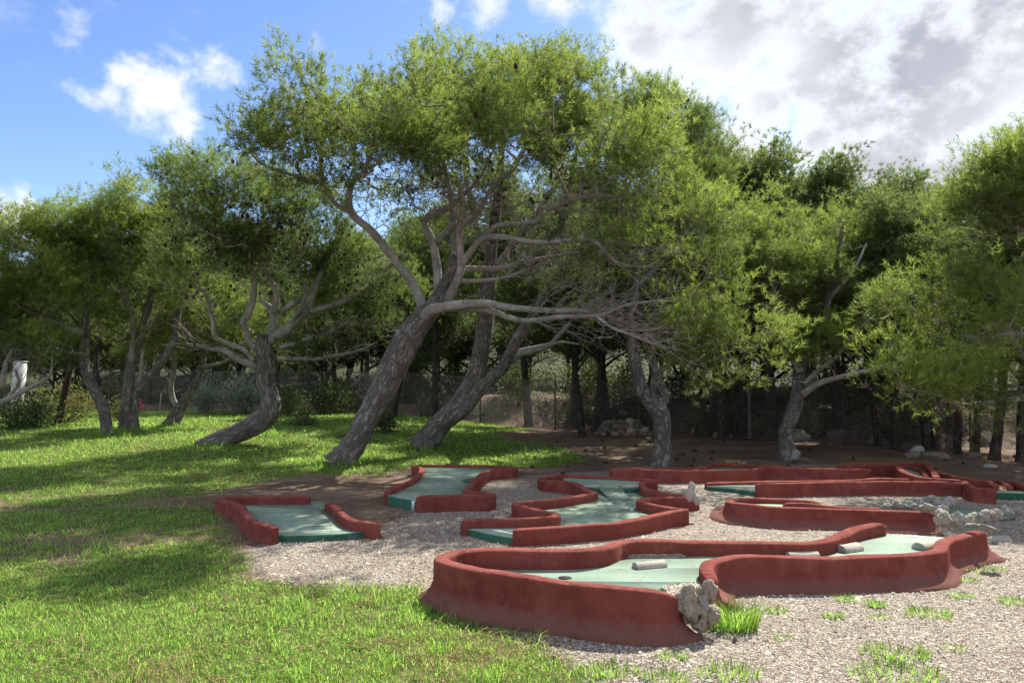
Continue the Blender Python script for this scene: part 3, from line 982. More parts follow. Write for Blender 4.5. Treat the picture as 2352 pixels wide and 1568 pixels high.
# pale lump of rock beside the zigzag lane
rl = thing('rock', 'pale pointed rock standing by the bend of the zigzag lane', 'rock', gnd(*Z1(2135, 455)))
for k, (x, y, sx, sz) in enumerate([(2128, 378, .068, .10), (2094, 362, .045, .05), (2138, 345, .042, .07), (2172, 425, .048, .06), (2136, 316, .015, .03)]):
    o = link('lump', rock_mesh(200 + k, M['rock_pale'], ICO3, .16, (1, 1, 1), .3), rl)
    o.location = tuple(at(*Z1(x, y), 8.35) - np.array(rl.location))
    o.scale = (sx, sx, sz)

# ------------------------------------------------------------------ half logs lying on the nearest lane
def half_log(label, p, q, r, z, seed):
    L = np.linalg.norm((q - p)[:2])
    ang = math.atan2(q[1] - p[1], q[0] - p[0])
    o = thing('half_log', label, 'log', ((p[0] + q[0]) / 2, (p[1] + q[1]) / 2, z + .003), 'half-log obstacles', ang)
    a = np.linspace(0, np.pi, 13)
    X = np.linspace(-L / 2, L / 2, 10)
    V = np.array([(x, r * math.cos(t), r * .86 * math.sin(t)) for x in X for t in a])
    V = V + fbm(V * np.array((.5, 1, 1)) + seed, 14, 2)[:, None] * .004 * np.array((0, 1, 1)) * (V[:, 2:] > .002)
    n = 13
    i, j = np.arange(9), np.arange(12)
    fq = np.stack([i[:, None] * n + j, (i[:, None] + 1) * n + j, (i[:, None] + 1) * n + j + 1, i[:, None] * n + j + 1], -1).reshape(-1, 4)
    link('bark_face', mesh_np('bark_face', V, fq, M['log'], True), o)
    for s, e in ((0, 0), (1, 9)):
        W = np.vstack([V[e * n:(e + 1) * n], [[X[e], 0, 0.0]]])
        W[:, 0] += .001 if s else -.001
        f = np.array([(13, t, t + 1) if s else (13, t + 1, t) for t in range(12)])
        link('sawn_end', mesh_np('sawn_end', W, f, M['plank']), o)


half_log('grey half log nearest to the cup on the large lane', onz(*Z1(1750, 897), ZA), onz(*Z1(1950, 880), ZA), .05, ZA, 1)
half_log('half log just showing over the front wall of the large lane', onz(*Z2(715, 832), ZA), onz(*Z2(918, 826), ZA), .052, ZA, 2)
half_log('half log with a dark sawn end in the middle of the large lane', onz(*Z2(1080, 792), ZA), onz(*Z2(1198, 772), ZA), .062, ZA, 3)
half_log('short half log at the right end of the large lane near the tee line', onz(*Z2(1622, 775), ZA), onz(*Z2(1705, 755), ZA), .062, ZA, 4)


# ------------------------------------------------------------------ grass, pebbles
def blades(P, H, W, lean, tint, segs, dirs=None, rs=rng):
    """P (n,3) roots; returns V, faces, tint per vertex"""
    n = len(P)
    th = rs.uniform(0, 2 * np.pi, n)
    side = np.stack([np.cos(th), np.sin(th), np.zeros(n)], -1)
    ph = rs.uniform(0, 2 * np.pi, n) if dirs is None else dirs
    ld = np.stack([np.cos(ph), np.sin(ph), np.zeros(n)], -1)
    up = np.array((0, 0, 1.0))
    if segs == 1:
        V = np.stack([P - side * W[:, None] / 2, P + side * W[:, None] / 2, P + up * (H * .9)[:, None] + ld * (H * lean)[:, None]], 1).reshape(-1, 3)
        f = np.arange(3 * n).reshape(-1, 3)
        return V, [f], np.repeat(tint, 3)
    mid = P + up * (H * .62)[:, None] + ld * (H * lean * .3)[:, None]
    V = np.stack([P - side * W[:, None] / 2, P + side * W[:, None] / 2, mid + side * W[:, None] * .4, mid - side * W[:, None] * .4,
                  P + up * (H * .92)[:, None] + ld * (H * lean)[:, None]], 1).reshape(-1, 3)
    b = np.arange(n) * 5
    return V, [np.stack([b, b + 1, b + 2, b + 3], -1), np.stack([b + 3, b + 2, b + 4], -1)], np.repeat(tint, 5)


def wedge(n, y0, y1, spread=.76):
    Y = np.exp(rng.uniform(math.log(y0), math.log(y1), n))
    X = rng.uniform(-1, 1, n) * (spread * Y + .6)
    return X, Y


# boxes of the lanes, where nothing grows and no loose stone lies
LANE_POLYS = [polyA, np.vstack([b1]), polyC, polyD, np.vstack([e1, e2[::-1]]), np.vstack([f1, f2[::-1]]), polyG]


def off_lanes(x, y, soft=.24):
    m = np.ones(len(x), bool)
    for p in LANE_POLYS:
        p = p[::3] if len(p) > 40 else p
        lo, hi = p[:, :2].min(0) - soft, p[:, :2].max(0) + soft
        k = np.nonzero((x > lo[0]) & (x < hi[0]) & (y > lo[1]) & (y < hi[1]))[0]
        if len(k):
            m[k] &= poly_mask(x[k], y[k], p, soft) < .02
    return m


X, Y = wedge(520000, 2.9, 27, .95)
lm = lawn_at(X, Y)
bare = bare_at(X, Y)
keep = (rng.uniform(0, 1, len(X)) < ss(.25, .75, lm + .25 * fbm2(X, Y, 2.5, 2)) * (1 - .74 * bare)) & (Y < fence_y(X) + .5)
X, Y, bare = X[keep], Y[keep], bare[keep]
keep = off_lanes(X, Y, .16)
X, Y, bare = X[keep], Y[keep], bare[keep]
patch = fbm2(X, Y, .7, 3)
edge_t = ss(5.0, 5.9, Y) * ss(8.5, 6.5, Y)           # the longer fringe in the middle of the lawn
Hh = (.022 + .018 * rng.random(len(X)) + .05 * edge_t * ss(-.1, .5, patch) * rng.random(len(X))) * (1 + .5 * ss(9, 15, Y))
Hh *= 1 + 1.2 * (rng.random(len(X)) < .03)
Ww = .0042 * (Y / 4.0) ** .9
for tu, tv in ((785, 1066), (480, 1024), (978, 1031), (246, 1000), (295, 994), (396, 978), (590, 1000)):
    tp_ = gnd(tu, tv)
    Hh *= 1 + 1.6 * np.exp(-((X - tp_[0]) ** 2 + (Y - tp_[1]) ** 2) / .30)
clump = fbm2(X, Y, 4.5, 2)
Hh *= 1 + .9 * ss(.15, .55, clump)
dryn = fbm2(X + 40, Y + 11, 1.1, 4) + .25 * fbm2(X, Y, 9, 1)
isdry = rng.random(len(X)) < (.06 + .45 * ss(.02, .42, dryn) * ss(6.5, 4.8, Y) + .25 * bare)
tint = np.clip(rng.normal(.6, .22, len(X)) + .25 * patch, 0, 1)
near = Y < 7
for nm, mat_, sel in (('lawn_grass', M['grass'], ~isdry), ('dry_grass', M['dry'], isdry)):
    Vs, Fs, Ts, off = [], [[], []], [], 0
    P = np.stack([X, Y, terrain(X, Y) - .004], -1)
    s1 = sel & near
    V, f, t = blades(P[s1], Hh[s1], Ww[s1], .75, tint[s1], 2)
    Vs.append(V)
    Ts.append(t)
    fa = [f[0]]
    fb = [f[1]]
    off = len(V)
    s2 = sel & ~near
    V, f, t = blades(P[s2], Hh[s2], Ww[s2] * 1.3, .6, tint[s2], 1)
    Vs.append(V)
    Ts.append(t)
    fb.append(f[0] + off)
    tag(link(nm, mesh_np(nm, np.vstack(Vs), [np.vstack(fa), np.vstack(fb)], mat_, False, {'tint': np.concatenate(Ts)})), kind='stuff')

# dry runners creeping over the near turf
ch = []
for k in range(150):
    y0 = math.exp(random.Random(k).uniform(math.log(3.3), math.log(5.6)))
    x0 = rng.uniform(-.75, .3) * y0
    if lawn_at(np.array([x0]), np.array([y0]))[0] < .5:
        continue
    a = rng.uniform(-.5, .5) + (math.pi if rng.random() < .5 else 0)
    pts = [np.array((x0, y0))]
    for s in range(rng.integers(6, 16)):
        a += rng.normal(0, .22)
        pts.append(pts[-1] + .035 * np.array((math.cos(a), math.sin(a))))
    pts = np.array(pts)
    if not off_lanes(pts[:, 0], pts[:, 1]).all():
        continue
    z = terrain(pts[:, 0], pts[:, 1]) + .022 + .012 * np.sin(np.arange(len(pts)) * 1.3)
    ch.append((np.column_stack([pts, z]), np.full(len(pts), .0032)))
V, f = tubes(ch, 4)
tag(link('grass_runners', mesh_np('grass_runners', V, f, M['dry'], False, {'tint': rng.uniform(.2, .9, len(V))})), kind='stuff')

# loose gravel
X, Y = wedge(90000, 2.9, 11)
gm = poly_mask(X, Y, GRAV, .8)
keep = rng.uniform(0, 1, len(X)) < ss(.3, .75, gm + .3 * fbm2(X, Y, 2.2, 3)) * (.55 + .45 * ss(-.25, .25, fbm2(X, Y, 1.1, 3)))
X, Y = X[keep], Y[keep]
keep = off_lanes(X, Y, .10)
X, Y = X[keep], Y[keep]


def pebbles(name, X, Y, Z, size, parent=None):
    n = len(X)
    O = np.array([(1, 0, 0), (0, 1, 0), (-1, 0, 0), (0, -1, 0), (0, 0, 1), (0, 0, -1)], float)
    Fo = np.array([(0, 1, 4), (1, 2, 4), (2, 3, 4), (3, 0, 4)])
    th = rng.uniform(0, 6.28, n)
    sc = size[:, None] * rng.uniform(.6, 1.3, (n, 3)) * np.array((1, 1, .75))
    V = O[None, :5] * (1 + rng.uniform(-.25, .25, (n, 5, 1))) * sc[:, None, :]
    V[:, :, 0] += V[:, :, 2] * rng.uniform(-.5, .5, (n, 1))
    c, s = np.cos(th)[:, None], np.sin(th)[:, None]
    V = np.stack([V[:, :, 0] * c - V[:, :, 1] * s, V[:, :, 0] * s + V[:, :, 1] * c, V[:, :, 2]], -1)
    V += np.stack([X, Y, Z], -1)[:, None, :]
    f = (np.arange(n)[:, None, None] * 5 + Fo[None]).reshape(-1, 3)
    t = np.repeat(np.clip(rng.normal(.5, .24, n), 0, 1), 5)
    return tag(link(name, mesh_np(name, V.reshape(-1, 3), f, M['pebble'], False, {'tint': t}), parent), kind='stuff')


pebbles('gravel', X, Y, terrain(X, Y) + .001, (.0058 + .0045 * rng.random(len(X)) ** 2) * (Y / 5) ** .55)


# brown pine needles and scraps blown over earth, gravel and turf
X, Y = wedge(60000, 3.0, 22)
u_ = rng.random(len(X))
dirt_m = 1 - np.maximum(lawn_at(X, Y), poly_mask(X, Y, GRAV, .8))
pr_ = np.clip(.10 + .8 * dirt_m + .5 * ss(.05, .4, fbm2(X, Y, .8, 3)) * ss(5.2, 6.5, Y), 0, 1)
kk = (u_ < pr_) & (Y < fence_y(X) - .2)
X, Y = X[kk], Y[kk]
kk = off_lanes(X, Y, .02) | (rng.random(len(X)) < .0)
X, Y = X[kk], Y[kk]
n_ = len(X)
a_ = rng.uniform(0, 6.28, n_)
L_ = rng.uniform(.03, .08, n_)
W_ = .0035 * (Y / 4) ** .8
P_ = np.stack([X, Y, terrain(X, Y) + .010 + .012 * rng.random(n_)], -1)
d_ = np.stack([np.cos(a_), np.sin(a_), rng.normal(0, .15, n_)], -1)
s_ = np.stack([-np.sin(a_), np.cos(a_), np.zeros(n_)], -1)
for (py_, pz_, pn_) in ((polyA, ZA, 260), (np.vstack([b1]), ZB, 420), (polyC, ZC, 380), (polyD, ZD, 380), (np.vstack([f1, f2[::-1]]), ZF, 150)):
    lo, hi = py_[:, :2].min(0), py_[:, :2].max(0)
    qx, qy = rng.uniform(lo[0], hi[0], pn_ * 3), rng.uniform(lo[1], hi[1], pn_ * 3)
    pm_ = poly_mask(qx, qy, py_[::2] if len(py_) > 40 else py_, .5)
    kq = (pm_ > .56) & (rng.random(len(qx)) < 1.25 - pm_)      # gathers along the kerbs
    qx, qy = qx[kq], qy[kq]
    m_ = len(qx)
    b_ = rng.uniform(0, 6.28, m_)
    P_ = np.vstack([P_, np.stack([qx, qy, np.full(m_, pz_ + .006)], -1)])
    d_ = np.vstack([d_, np.stack([np.cos(b_), np.sin(b_), rng.normal(0, .03, m_)], -1)])
    s_ = np.vstack([s_, np.stack([-np.sin(b_), np.cos(b_), np.zeros(m_)], -1)])
    L_ = np.concatenate([L_, rng.uniform(.03, .07, m_)])
    W_ = np.concatenate([W_, .0022 * (qy / 4) ** .8])
n_ = len(P_)
V = np.stack([P_ - s_ * W_[:, None], P_ + s_ * W_[:, None], P_ + d_ * L_[:, None]], 1).reshape(-1, 3)
tag(link('needle_litter', mesh_np('needle_litter', V, np.arange(3 * n_).reshape(-1, 3), M['litter'], False, {'tint': np.repeat(rng.random(n_), 3)})), kind='stuff')


X, Y = wedge(5200, 2.9, 9)
kk = (poly_mask(X, Y, GRAV, .8) > .45)
X, Y = X[kk], Y[kk]
kk = off_lanes(X, Y, .12)
X, Y = X[kk], Y[kk]
pebbles('gravel', X, Y, terrain(X, Y) + .002, .010 + .012 * rng.random(len(X)) ** 2)


def fill(poly, n, z, name):
    lo, hi = poly.min(0), poly.max(0)
    x = rng.uniform(lo[0], hi[0], n)
    y = rng.uniform(lo[1], hi[1], n)
    k = poly_mask(x, y, poly, .02) > .5
    x, y = x[k], y[k]
    pebbles(name, x, y, z + rng.uniform(0, .012, len(x)), .007 + .004 * rng.random(len(x)), A)


slab(A, trap_poly, ZA + .006, 'gravel_bed', ZA - .02, [M['rock_warm'], M['rock_warm']])
fill(trap_poly, 5200, ZA + .006, 'gravel')
fill(gap_poly, 1700, .142, 'gravel')


def tuft(label, u, v, n, h, spread, seed, upright=.6):
    r = np.random.default_rng(seed)
    p = gnd(u, v)
    o = thing('grass_tuft', label, 'grass tuft', p, 'grass tufts growing in the gravel')
    a = r.uniform(0, 6.28, n)
    rad = spread * np.sqrt(r.random(n)) * .55
    P = np.stack([np.cos(a) * rad * 1.5, np.sin(a) * rad, np.full(n, -.005)], -1)
    V, f, t = blades(P, h * r.uniform(.35, 1.0, n), np.full(n, .0055), upright, np.clip(r.normal(.45, .22, n), 0, 1), 2, a + r.normal(0, .5, n), r)
    link('blades', mesh_np('blades', V, f, M['grass'], False, {'tint': t}), o)


tuft('tall lush grass tuft beside the stone in the wall of the nearest lane', 1685, 1442, 420, .21, .19, 1)
for k, (u, v, n, h, sp, lab) in enumerate([
        (1720, 1403, 70, .05, .12, 'thin grass tuft just right of the tall lush one'),
        (1785, 1404, 80, .055, .092, 'grass tuft near the front wall, second from the tall lush one'),
        (1916, 1418, 90, .06, .092, 'low grass tuft in the gravel below the middle of the front wall'),
        (1946, 1378, 90, .055, .11, 'grass tuft touching the shadow of the front wall'),
        (2012, 1392, 110, .075, .09, 'upright grass tuft right of the one at the wall shadow'),
        (2018, 1418, 60, .045, .09, 'small flat tuft just below the upright tuft'),
        (2132, 1412, 170, .07, .19, 'wide grass tuft in the open gravel on the right'),
        (2205, 1370, 80, .05, .11, 'small tuft near the flared end of the large lane'),
        (2335, 1384, 130, .06, .16, 'grass tuft at the right edge of the picture'),
        (2240, 1308, 260, .055, .30, 'broad weedy patch against the flared end of the large lane'),
        (2212, 1334, 120, .05, .15, 'weeds just below the broad patch at the lane end'),
        (2055, 1505, 260, .075, .24, 'largest bright tuft at the bottom of the gravel'),
        (2060, 1556, 300, .08, .30, 'tuft cut by the bottom edge on the right'),
        (1392, 1545, 240, .075, .20, 'tuft at the bottom where lawn meets gravel'),
        (1545, 1512, 90, .06, .12, 'small tuft in the gravel below the stone'),
        (1670, 1552, 150, .092, .20, 'spiky tuft at the bottom edge below the tall one'),
        (1530, 1560, 120, .08, .16, 'tuft at the bottom edge left of the spiky one'),
        (2190, 1488, 60, .04, .12, 'faint tuft right of the largest bright one'),
        (1800, 1468, 40, .04, .08, 'tiny sprout in the middle of the foreground gravel')]):
    tuft(lab, u, v, n, h, sp, 20 + k, .7)

# ------------------------------------------------------------------ pines
def grow(nodes, attr, r, wig=.075, seg=.42):
    """joins every attractor to the nearest wood; returns chains (points, tip load, start node)"""
    cap = len(nodes) + sum(max(2, 3) for _ in attr) * 8 + 64
    P = np.empty((cap, 3))
    n = len(nodes)
    P[:n] = nodes
    owner = np.full(cap, -1)
    d0 = np.array([np.min(((nodes - a) ** 2).sum(1)) for a in attr])
    order = np.argsort(d0)
    chains, parent = [], []
    for a in attr[order]:
        d = P[:n] - a
        L = np.sqrt((d * d).sum(1))
        cost = (L + .35 * np.maximum(0, d[:, 2])) * np.where(owner[:n] >= 0, 1.45, 1.0)        # wood reaches upwards and straight from the limbs
        i = int(np.argmin(cost))
        dist = L[i]
        p0 = P[i]
        k = int(min(8, max(2, math.ceil(dist / seg))))
        t = np.linspace(0, 1, k + 1)[:, None]
        bend = r.normal(size=3) * dist * wig
        bend[2] -= abs(r.normal()) * dist * wig * .6
        pts = p0 + (a - p0) * t + bend * np.sin(np.pi * t) + r.normal(size=(k + 1, 3)) * .009 * np.sin(np.pi * t) ** .5
        pts[0] = p0
        pts[-1] = a
        if n + k > cap:
            break
        P[n:n + k] = pts[1:]
        owner[n:n + k] = len(chains)
        n += k
        chains.append(pts)
        parent.append(owner[i])
    load = np.ones(len(chains))
    for c in range(len(chains) - 1, -1, -1):
        if parent[c] >= 0:
            load[parent[c]] += load[c]
    return chains, load


def needles(pos, axis, ln, nl, wdt, per, tint, r):
    S = len(pos)
    axis = axis / (np.linalg.norm(axis, axis=1)[:, None] + 1e-9)
    t = r.uniform(0.05, 1, (S, per))
    rad = r.normal(size=(S, per, 3))
    rad -= (rad * axis[:, None, :]).sum(-1, keepdims=True) * axis[:, None, :]
    rad /= np.linalg.norm(rad, axis=-1, keepdims=True) + 1e-9
    base = pos[:, None, :] + axis[:, None, :] * (ln[:, None] * t)[..., None]
    d = axis[:, None, :] * r.uniform(.45, 1.0, (S, per, 1)) + rad * r.uniform(.45, .9, (S, per, 1))
    d /= np.linalg.norm(d, axis=-1, keepdims=True)
    L = nl * r.uniform(.7, 1.2, (S, per, 1))
    w = np.cross(d, r.normal(size=(S, per, 3)))
    w /= np.linalg.norm(w, axis=-1, keepdims=True) + 1e-9
    w *= wdt / 2
    mid = base + d * L * .35
    V = np.stack([base, mid + w, base + d * L, mid - w], 2).reshape(-1, 3)
    q = np.arange(S * per)[:, None] * 4
    f = np.concatenate([q + np.array([[0, 1, 2]]), q + np.array([[0, 2, 3]])], 1).reshape(-1, 3)
    tt = np.repeat(np.clip(np.repeat(tint, per) + r.normal(0, .08, S * per), 0, 1), 4)
    return V, f, tt


def needles1(pos, axis, ln, nl, wdt, per, tint, r):
    """one triangle per needle bundle"""
    S = len(pos)
    axis = axis / (np.linalg.norm(axis, axis=1)[:, None] + 1e-9)
    t = r.uniform(0.0, 1, (S, per))
    rad = r.normal(size=(S, per, 3))
    rad -= (rad * axis[:, None, :]).sum(-1, keepdims=True) * axis[:, None, :]
    rad /= np.linalg.norm(rad, axis=-1, keepdims=True) + 1e-9
    base = pos[:, None, :] + axis[:, None, :] * (ln[:, None] * t)[..., None]
    d = axis[:, None, :] * r.uniform(.25, 1.1, (S, per, 1)) + rad * r.uniform(.45, 1.05, (S, per, 1))
    d /= np.linalg.norm(d, axis=-1, keepdims=True)
    L = nl * r.uniform(.7, 1.2, (S, per, 1))
    w = np.cross(d, r.normal(size=(S, per, 3)))
    w /= np.linalg.norm(w, axis=-1, keepdims=True) + 1e-9
    w = w * wdt / 2
    V = np.stack([base - w, base + w, base + d * L], 2).reshape(-1, 3)
    f = np.arange(S * per * 3).reshape(-1, 3)
    tt = np.repeat(np.clip(np.repeat(tint, per) + r.normal(0, .07, S * per), 0, 1), 3)
    return V, f, tt


WA = {}      # stem coordinates of the last tube


def wood_tube(pts, rad, sides, r, rough=.06, flare=0.0, step=.07):
    Q = crm(np.column_stack([pts, rad]), step)
    P, Rr = Q[:, :3], np.maximum(Q[:, 3], .004)
    if flare:
        s = np.concatenate([[0], np.cumsum(np.linalg.norm(np.diff(P, axis=0), axis=1))])
        Rr = Rr * (1 + flare * np.exp(-s / .22))
    V, f = tubes([(P, Rr)], sides)
    ctr = np.repeat(P, sides, 0)
    rr = np.repeat(Rr, sides)
    off = (V - ctr)
    seed = r.uniform(0, 100)
    nz = fbm(V * np.array((1, 1, .55)) + seed, 3.2, 2) * .8 + fbm(V * np.array((1, 1, .45)) + seed, 13, 2) * .45
    if flare:     # root buttresses
        ang = np.tile(np.arange(sides) / sides * 2 * np.pi, len(P))
        s_ = np.repeat(s, sides)
        nz = nz + 3.2 * np.exp(-s_ / .16) * np.cos(ang * 5 + seed) * .5
    V = V + off * (nz * rough * 2)[:, None]
    n = len(P)
    cap = [np.array([np.arange(sides) + (n - 1) * sides])]
    sl = np.concatenate([[0], np.cumsum(np.linalg.norm(np.diff(P, axis=0), axis=1))])
    aa = np.tile(np.arange(sides) / sides * 2 * np.pi, n)
    R0 = float(Rr.mean())
    WA.update(bx=np.cos(aa) * R0 + seed, by=np.sin(aa) * R0, bz=np.repeat(sl, sides))
    return V, [f] + cap, P, Rr


def build_tree(name, label, base, trunk, limbs, lobes, r, n_attr=800, n_bare=0, shoots=5, per=11, nl=.085, nw=.007, group=None,
               needle='needle', bark='bark', limb='limb', cones=0, spread=.10, under=-.25, tip_r=.0045, dead=.0, extra_trunks=(), sides=18, hollow=.55, cat='tree', bare_down=.5, tint0=.5, bare_lobes=None, sub_n=13, sub_r=.34, sprays=9, spray_len=1.0):
    """all coordinates in the world; trunk/limbs: (points, radii); lobes: (centre, radii, weight)"""
    base = np.asarray(base, float)
    root = thing(name, label, cat, base, group)
    V, f, P, Rr = wood_tube(trunk[0] - base, trunk[1], sides, r, .07, .32)
    tr = link('trunk', mesh_np('trunk', V, f, M[bark], True, WA), root)
    nodes = [P[int(len(P) * .55):] + base]
    for et in extra_trunks:
        V, f, P, Rr = wood_tube(et[0] - base, et[1], sides, r, .07, .22)
        tr2 = link('trunk', mesh_np('trunk', V, f, M[bark], True, WA), root)
        nodes.append(P[int(len(P) * .6):] + base)
    for lp, lr in limbs:
        V, f, P, Rr = wood_tube(lp - base, lr, 9, r, .05, 0, .08)
        link('limb', mesh_np('limb', V, f, M[limb], True, WA), tr)
        nodes.append(P[int(len(P) * .25):] + base)
    nodes = np.vstack(nodes)[::2]
    if not lobes:
        return root
    # where the foliage sits: the outer, upper part of each lobe
    vol = np.array([(l[1][0] * l[1][1] * l[1][2]) ** (2 / 3) * l[2] for l in lobes])
    cnt = np.maximum(4, (vol / vol.sum() * n_attr)).astype(int)
    A_, D_ = [], []
    for (c, rad, wt), k in zip(lobes, cnt):
        # ragged sub-clumps spread over the outside of the lobe
        ns = max(5, int(k / sub_n))
        sdir = r.normal(size=(ns * 4, 3))
        sdir /= np.linalg.norm(sdir, axis=1)[:, None]
        sdir = sdir[(sdir[:, 2] > under) | (r.random(len(sdir)) < .22)][:ns]
        ns = len(sdir)
        c, rad = np.asarray(c), np.asarray(rad)
        sq = (hollow + (.94 - hollow) * r.random(ns) ** .7)
        sc_ = c + sdir * sq[:, None] * rad
        sr = r.uniform(.55, 1.35, ns) * sub_r
        w_i = r.choice(ns, size=k, p=sr ** 2 / (sr ** 2).sum())
        off_ = np.clip(r.normal(size=(k, 3)), -1.7, 1.7) * (sr[w_i] * .55)[:, None] * np.array((1, 1, .8))
        off_ += sdir[w_i] * (np.abs(r.normal(size=k)) * sr[w_i] * .42)[:, None] + np.array((0, 0, 1.0)) * (np.abs(r.normal(size=k)) * sr[w_i] * .32)[:, None]
        a_ = sc_[w_i] + off_
        A_.append(a_)
        d = (a_ - c) / rad
        D_.append(d / (np.linalg.norm(d, axis=1)[:, None] + 1e-6))
    A_, D_ = np.vstack(A_), np.vstack(D_)
    bare = np.zeros(len(A_), bool)
    if n_bare:
        B_ = []
        bl = bare_lobes or lobes
        bv = np.array([(l[1][0] * l[1][1] * l[1][2]) ** (2 / 3) * l[2] for l in bl])
        for (c, rad, wt), k in zip(bl, np.maximum(2, bv / bv.sum() * n_bare).astype(int)):
            d = r.normal(size=(k, 3))
            d /= np.linalg.norm(d, axis=1)[:, None]
            b = np.asarray(c) + d * (r.random(k) ** .5)[:, None] * np.asarray(rad) * .9
            b[:, 2] -= rad[2] * bare_down * r.random(k)
            B_.append(b)
        B_ = np.vstack(B_)
        bare = np.concatenate([bare, np.ones(len(B_), bool)])
        A_ = np.vstack([A_, B_])
        D_ = np.vstack([D_, np.zeros_like(B_)])
    ok = A_[:, 2] > base[2] + .5
    A_, D_, bare = A_[ok], D_[ok], bare[ok]
    # keep the order grow() uses
    d0 = np.array([np.min(((nodes - a) ** 2).sum(1)) for a in A_])
    order = np.argsort(d0)
    A_, D_, bare = A_[order], D_[order], bare[order]
    chains, load = grow(nodes, A_, r)
    m = len(chains)
    tb = []
    for c, l in zip(chains, load):
        r0 = tip_r * l ** .46
        tb.append((c - base, np.linspace(min(r0, .05), tip_r * .7, len(c))))
    # long thin bare shoots fanning out from the limbs
    sp = []
    z_cap = np.quantile(A_[:, 2], .72)
    for lp, lr in (limbs if sprays else []):
        Lp = crm(lp, .1)
        m_ = len(Lp)
        Llen = np.linalg.norm(np.diff(Lp, axis=0), axis=1).sum()
        for q in range(int(sprays * min(2.2, Llen))):
            i = int(r.uniform(.42, .98) * (m_ - 2))
            ld = Lp[i + 1] - Lp[i]
            ld = ld / (np.linalg.norm(ld) + 1e-9)
            d = ld * 1.0 + r.normal(size=3) * .55
            d[2] = max(d[2], -.22)
            d /= np.linalg.norm(d)
            L = spray_len * r.uniform(.5, 1.5)
            tip_ = Lp[i] + d * L
            if ((A_ - tip_) ** 2).sum(1).min() > .16 or tip_[2] > z_cap:
                continue
            tt_ = np.linspace(0, 1, 6)[:, None]
            bend = r.normal(size=3) * .10 * L + np.array((0, 0, .10 * L * r.normal()))
            main = Lp[i] + d * L * tt_ + bend * tt_ ** 2 + r.normal(size=(6, 3)) * .018 * L * np.sin(np.pi * tt_ * .9)
            sp.append((main - base, np.linspace(.006, .0024, 6)))
            for s2 in range(3):
                j = r.integers(1, 5)
                d2 = d + r.normal(size=3) * .42
                d2 /= np.linalg.norm(d2)
                L2 = L * r.uniform(.25, .6)
                t3 = np.linspace(0, 1, 4)[:, None]
                sp.append((main[j] + d2 * L2 * t3 + r.normal(size=3) * .06 * L2 * t3 ** 2 - base, np.linspace(.0048, .0024, 4)))
    tb += sp
    load = np.concatenate([load, np.ones(len(sp))])
    thick = [t for t, l in zip(tb, load) if l > 6]
    thin = [t for t, l in zip(tb, load) if l <= 6]
    Vs, Fs, off = [], [], 0
    for grp, sd_ in ((thick, 5), (thin, 3)):
        if grp:
            V, f = tubes(grp, sd_)
            Vs.append(V)
            Fs.append(f + off)
            off += len(V)
    tag(link('twigs', mesh_np('twigs', np.vstack(Vs), np.vstack(Fs), M['twig'], True), root), kind='stuff')
    # shoots
    A_, D_, bare = A_[:m], D_[:m], bare[:m]
    lf = np.nonzero(~bare)[0]
    S = len(lf) * shoots
    ai = np.repeat(lf, shoots)
    cl = r.normal(size=(S, 3)) * spread * np.array((1, 1, .8))
    pos = A_[ai] + cl
    last = np.array([c[-1] - c[-2] for c in chains])
    last /= np.linalg.norm(last, axis=1)[:, None] + 1e-9
    ax = D_[ai] * .55 + last[ai] * .35 + np.array((0, 0, .55)) + r.normal(size=(S, 3)) * .42 + cl * 1.6
    lobe_t = vnoise(A_[ai] * 1.0, .9) * .28
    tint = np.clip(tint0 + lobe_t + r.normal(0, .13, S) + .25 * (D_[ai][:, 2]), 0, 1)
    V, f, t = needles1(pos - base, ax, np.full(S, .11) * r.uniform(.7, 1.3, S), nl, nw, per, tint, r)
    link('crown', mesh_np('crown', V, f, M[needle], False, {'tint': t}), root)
    if cones:
        ci = r.integers(0, m, cones)
        O, Fo = icosphere(0)
        cp = np.array([chains[i][-2] for i in ci]) + r.normal(size=(cones, 3)) * .05 - base
        sc = r.uniform(.022, .04, cones)
        V = cp[:, None, :] + O[None] * sc[:, None, None] * np.array((1, 1, 1.35))
        f = (np.arange(cones)[:, None, None] * len(O) + Fo[None]).reshape(-1, 3)
        tag(link('pine_cones', mesh_np('pine_cones', V.reshape(-1, 3), f, M['cone']), root), kind='stuff')
    return root


def tr(pts, Y0, dY=0.0, curve=1.0):
    """traced limb: (u, v, width) -> world points and radii; depth drifts by dY along it"""
    n = len(pts)
    out, rad = [], []
    for k, (u, v, wd) in enumerate(pts):
        Y = Y0 + dY * (k / max(1, n - 1)) ** curve
        out.append(at(u, v, Y))
        rad.append(wd / 2 / F * Y)
    return np.array(out), np.array(rad)


def lobe(u, v, ru, rv, Y, rd=1.0, wt=1.0):
    return (at(u, v, Y), (ru / F * Y, rd, rv / F * Y), wt)


FG = 'wind-bent pines beside the minigolf course'

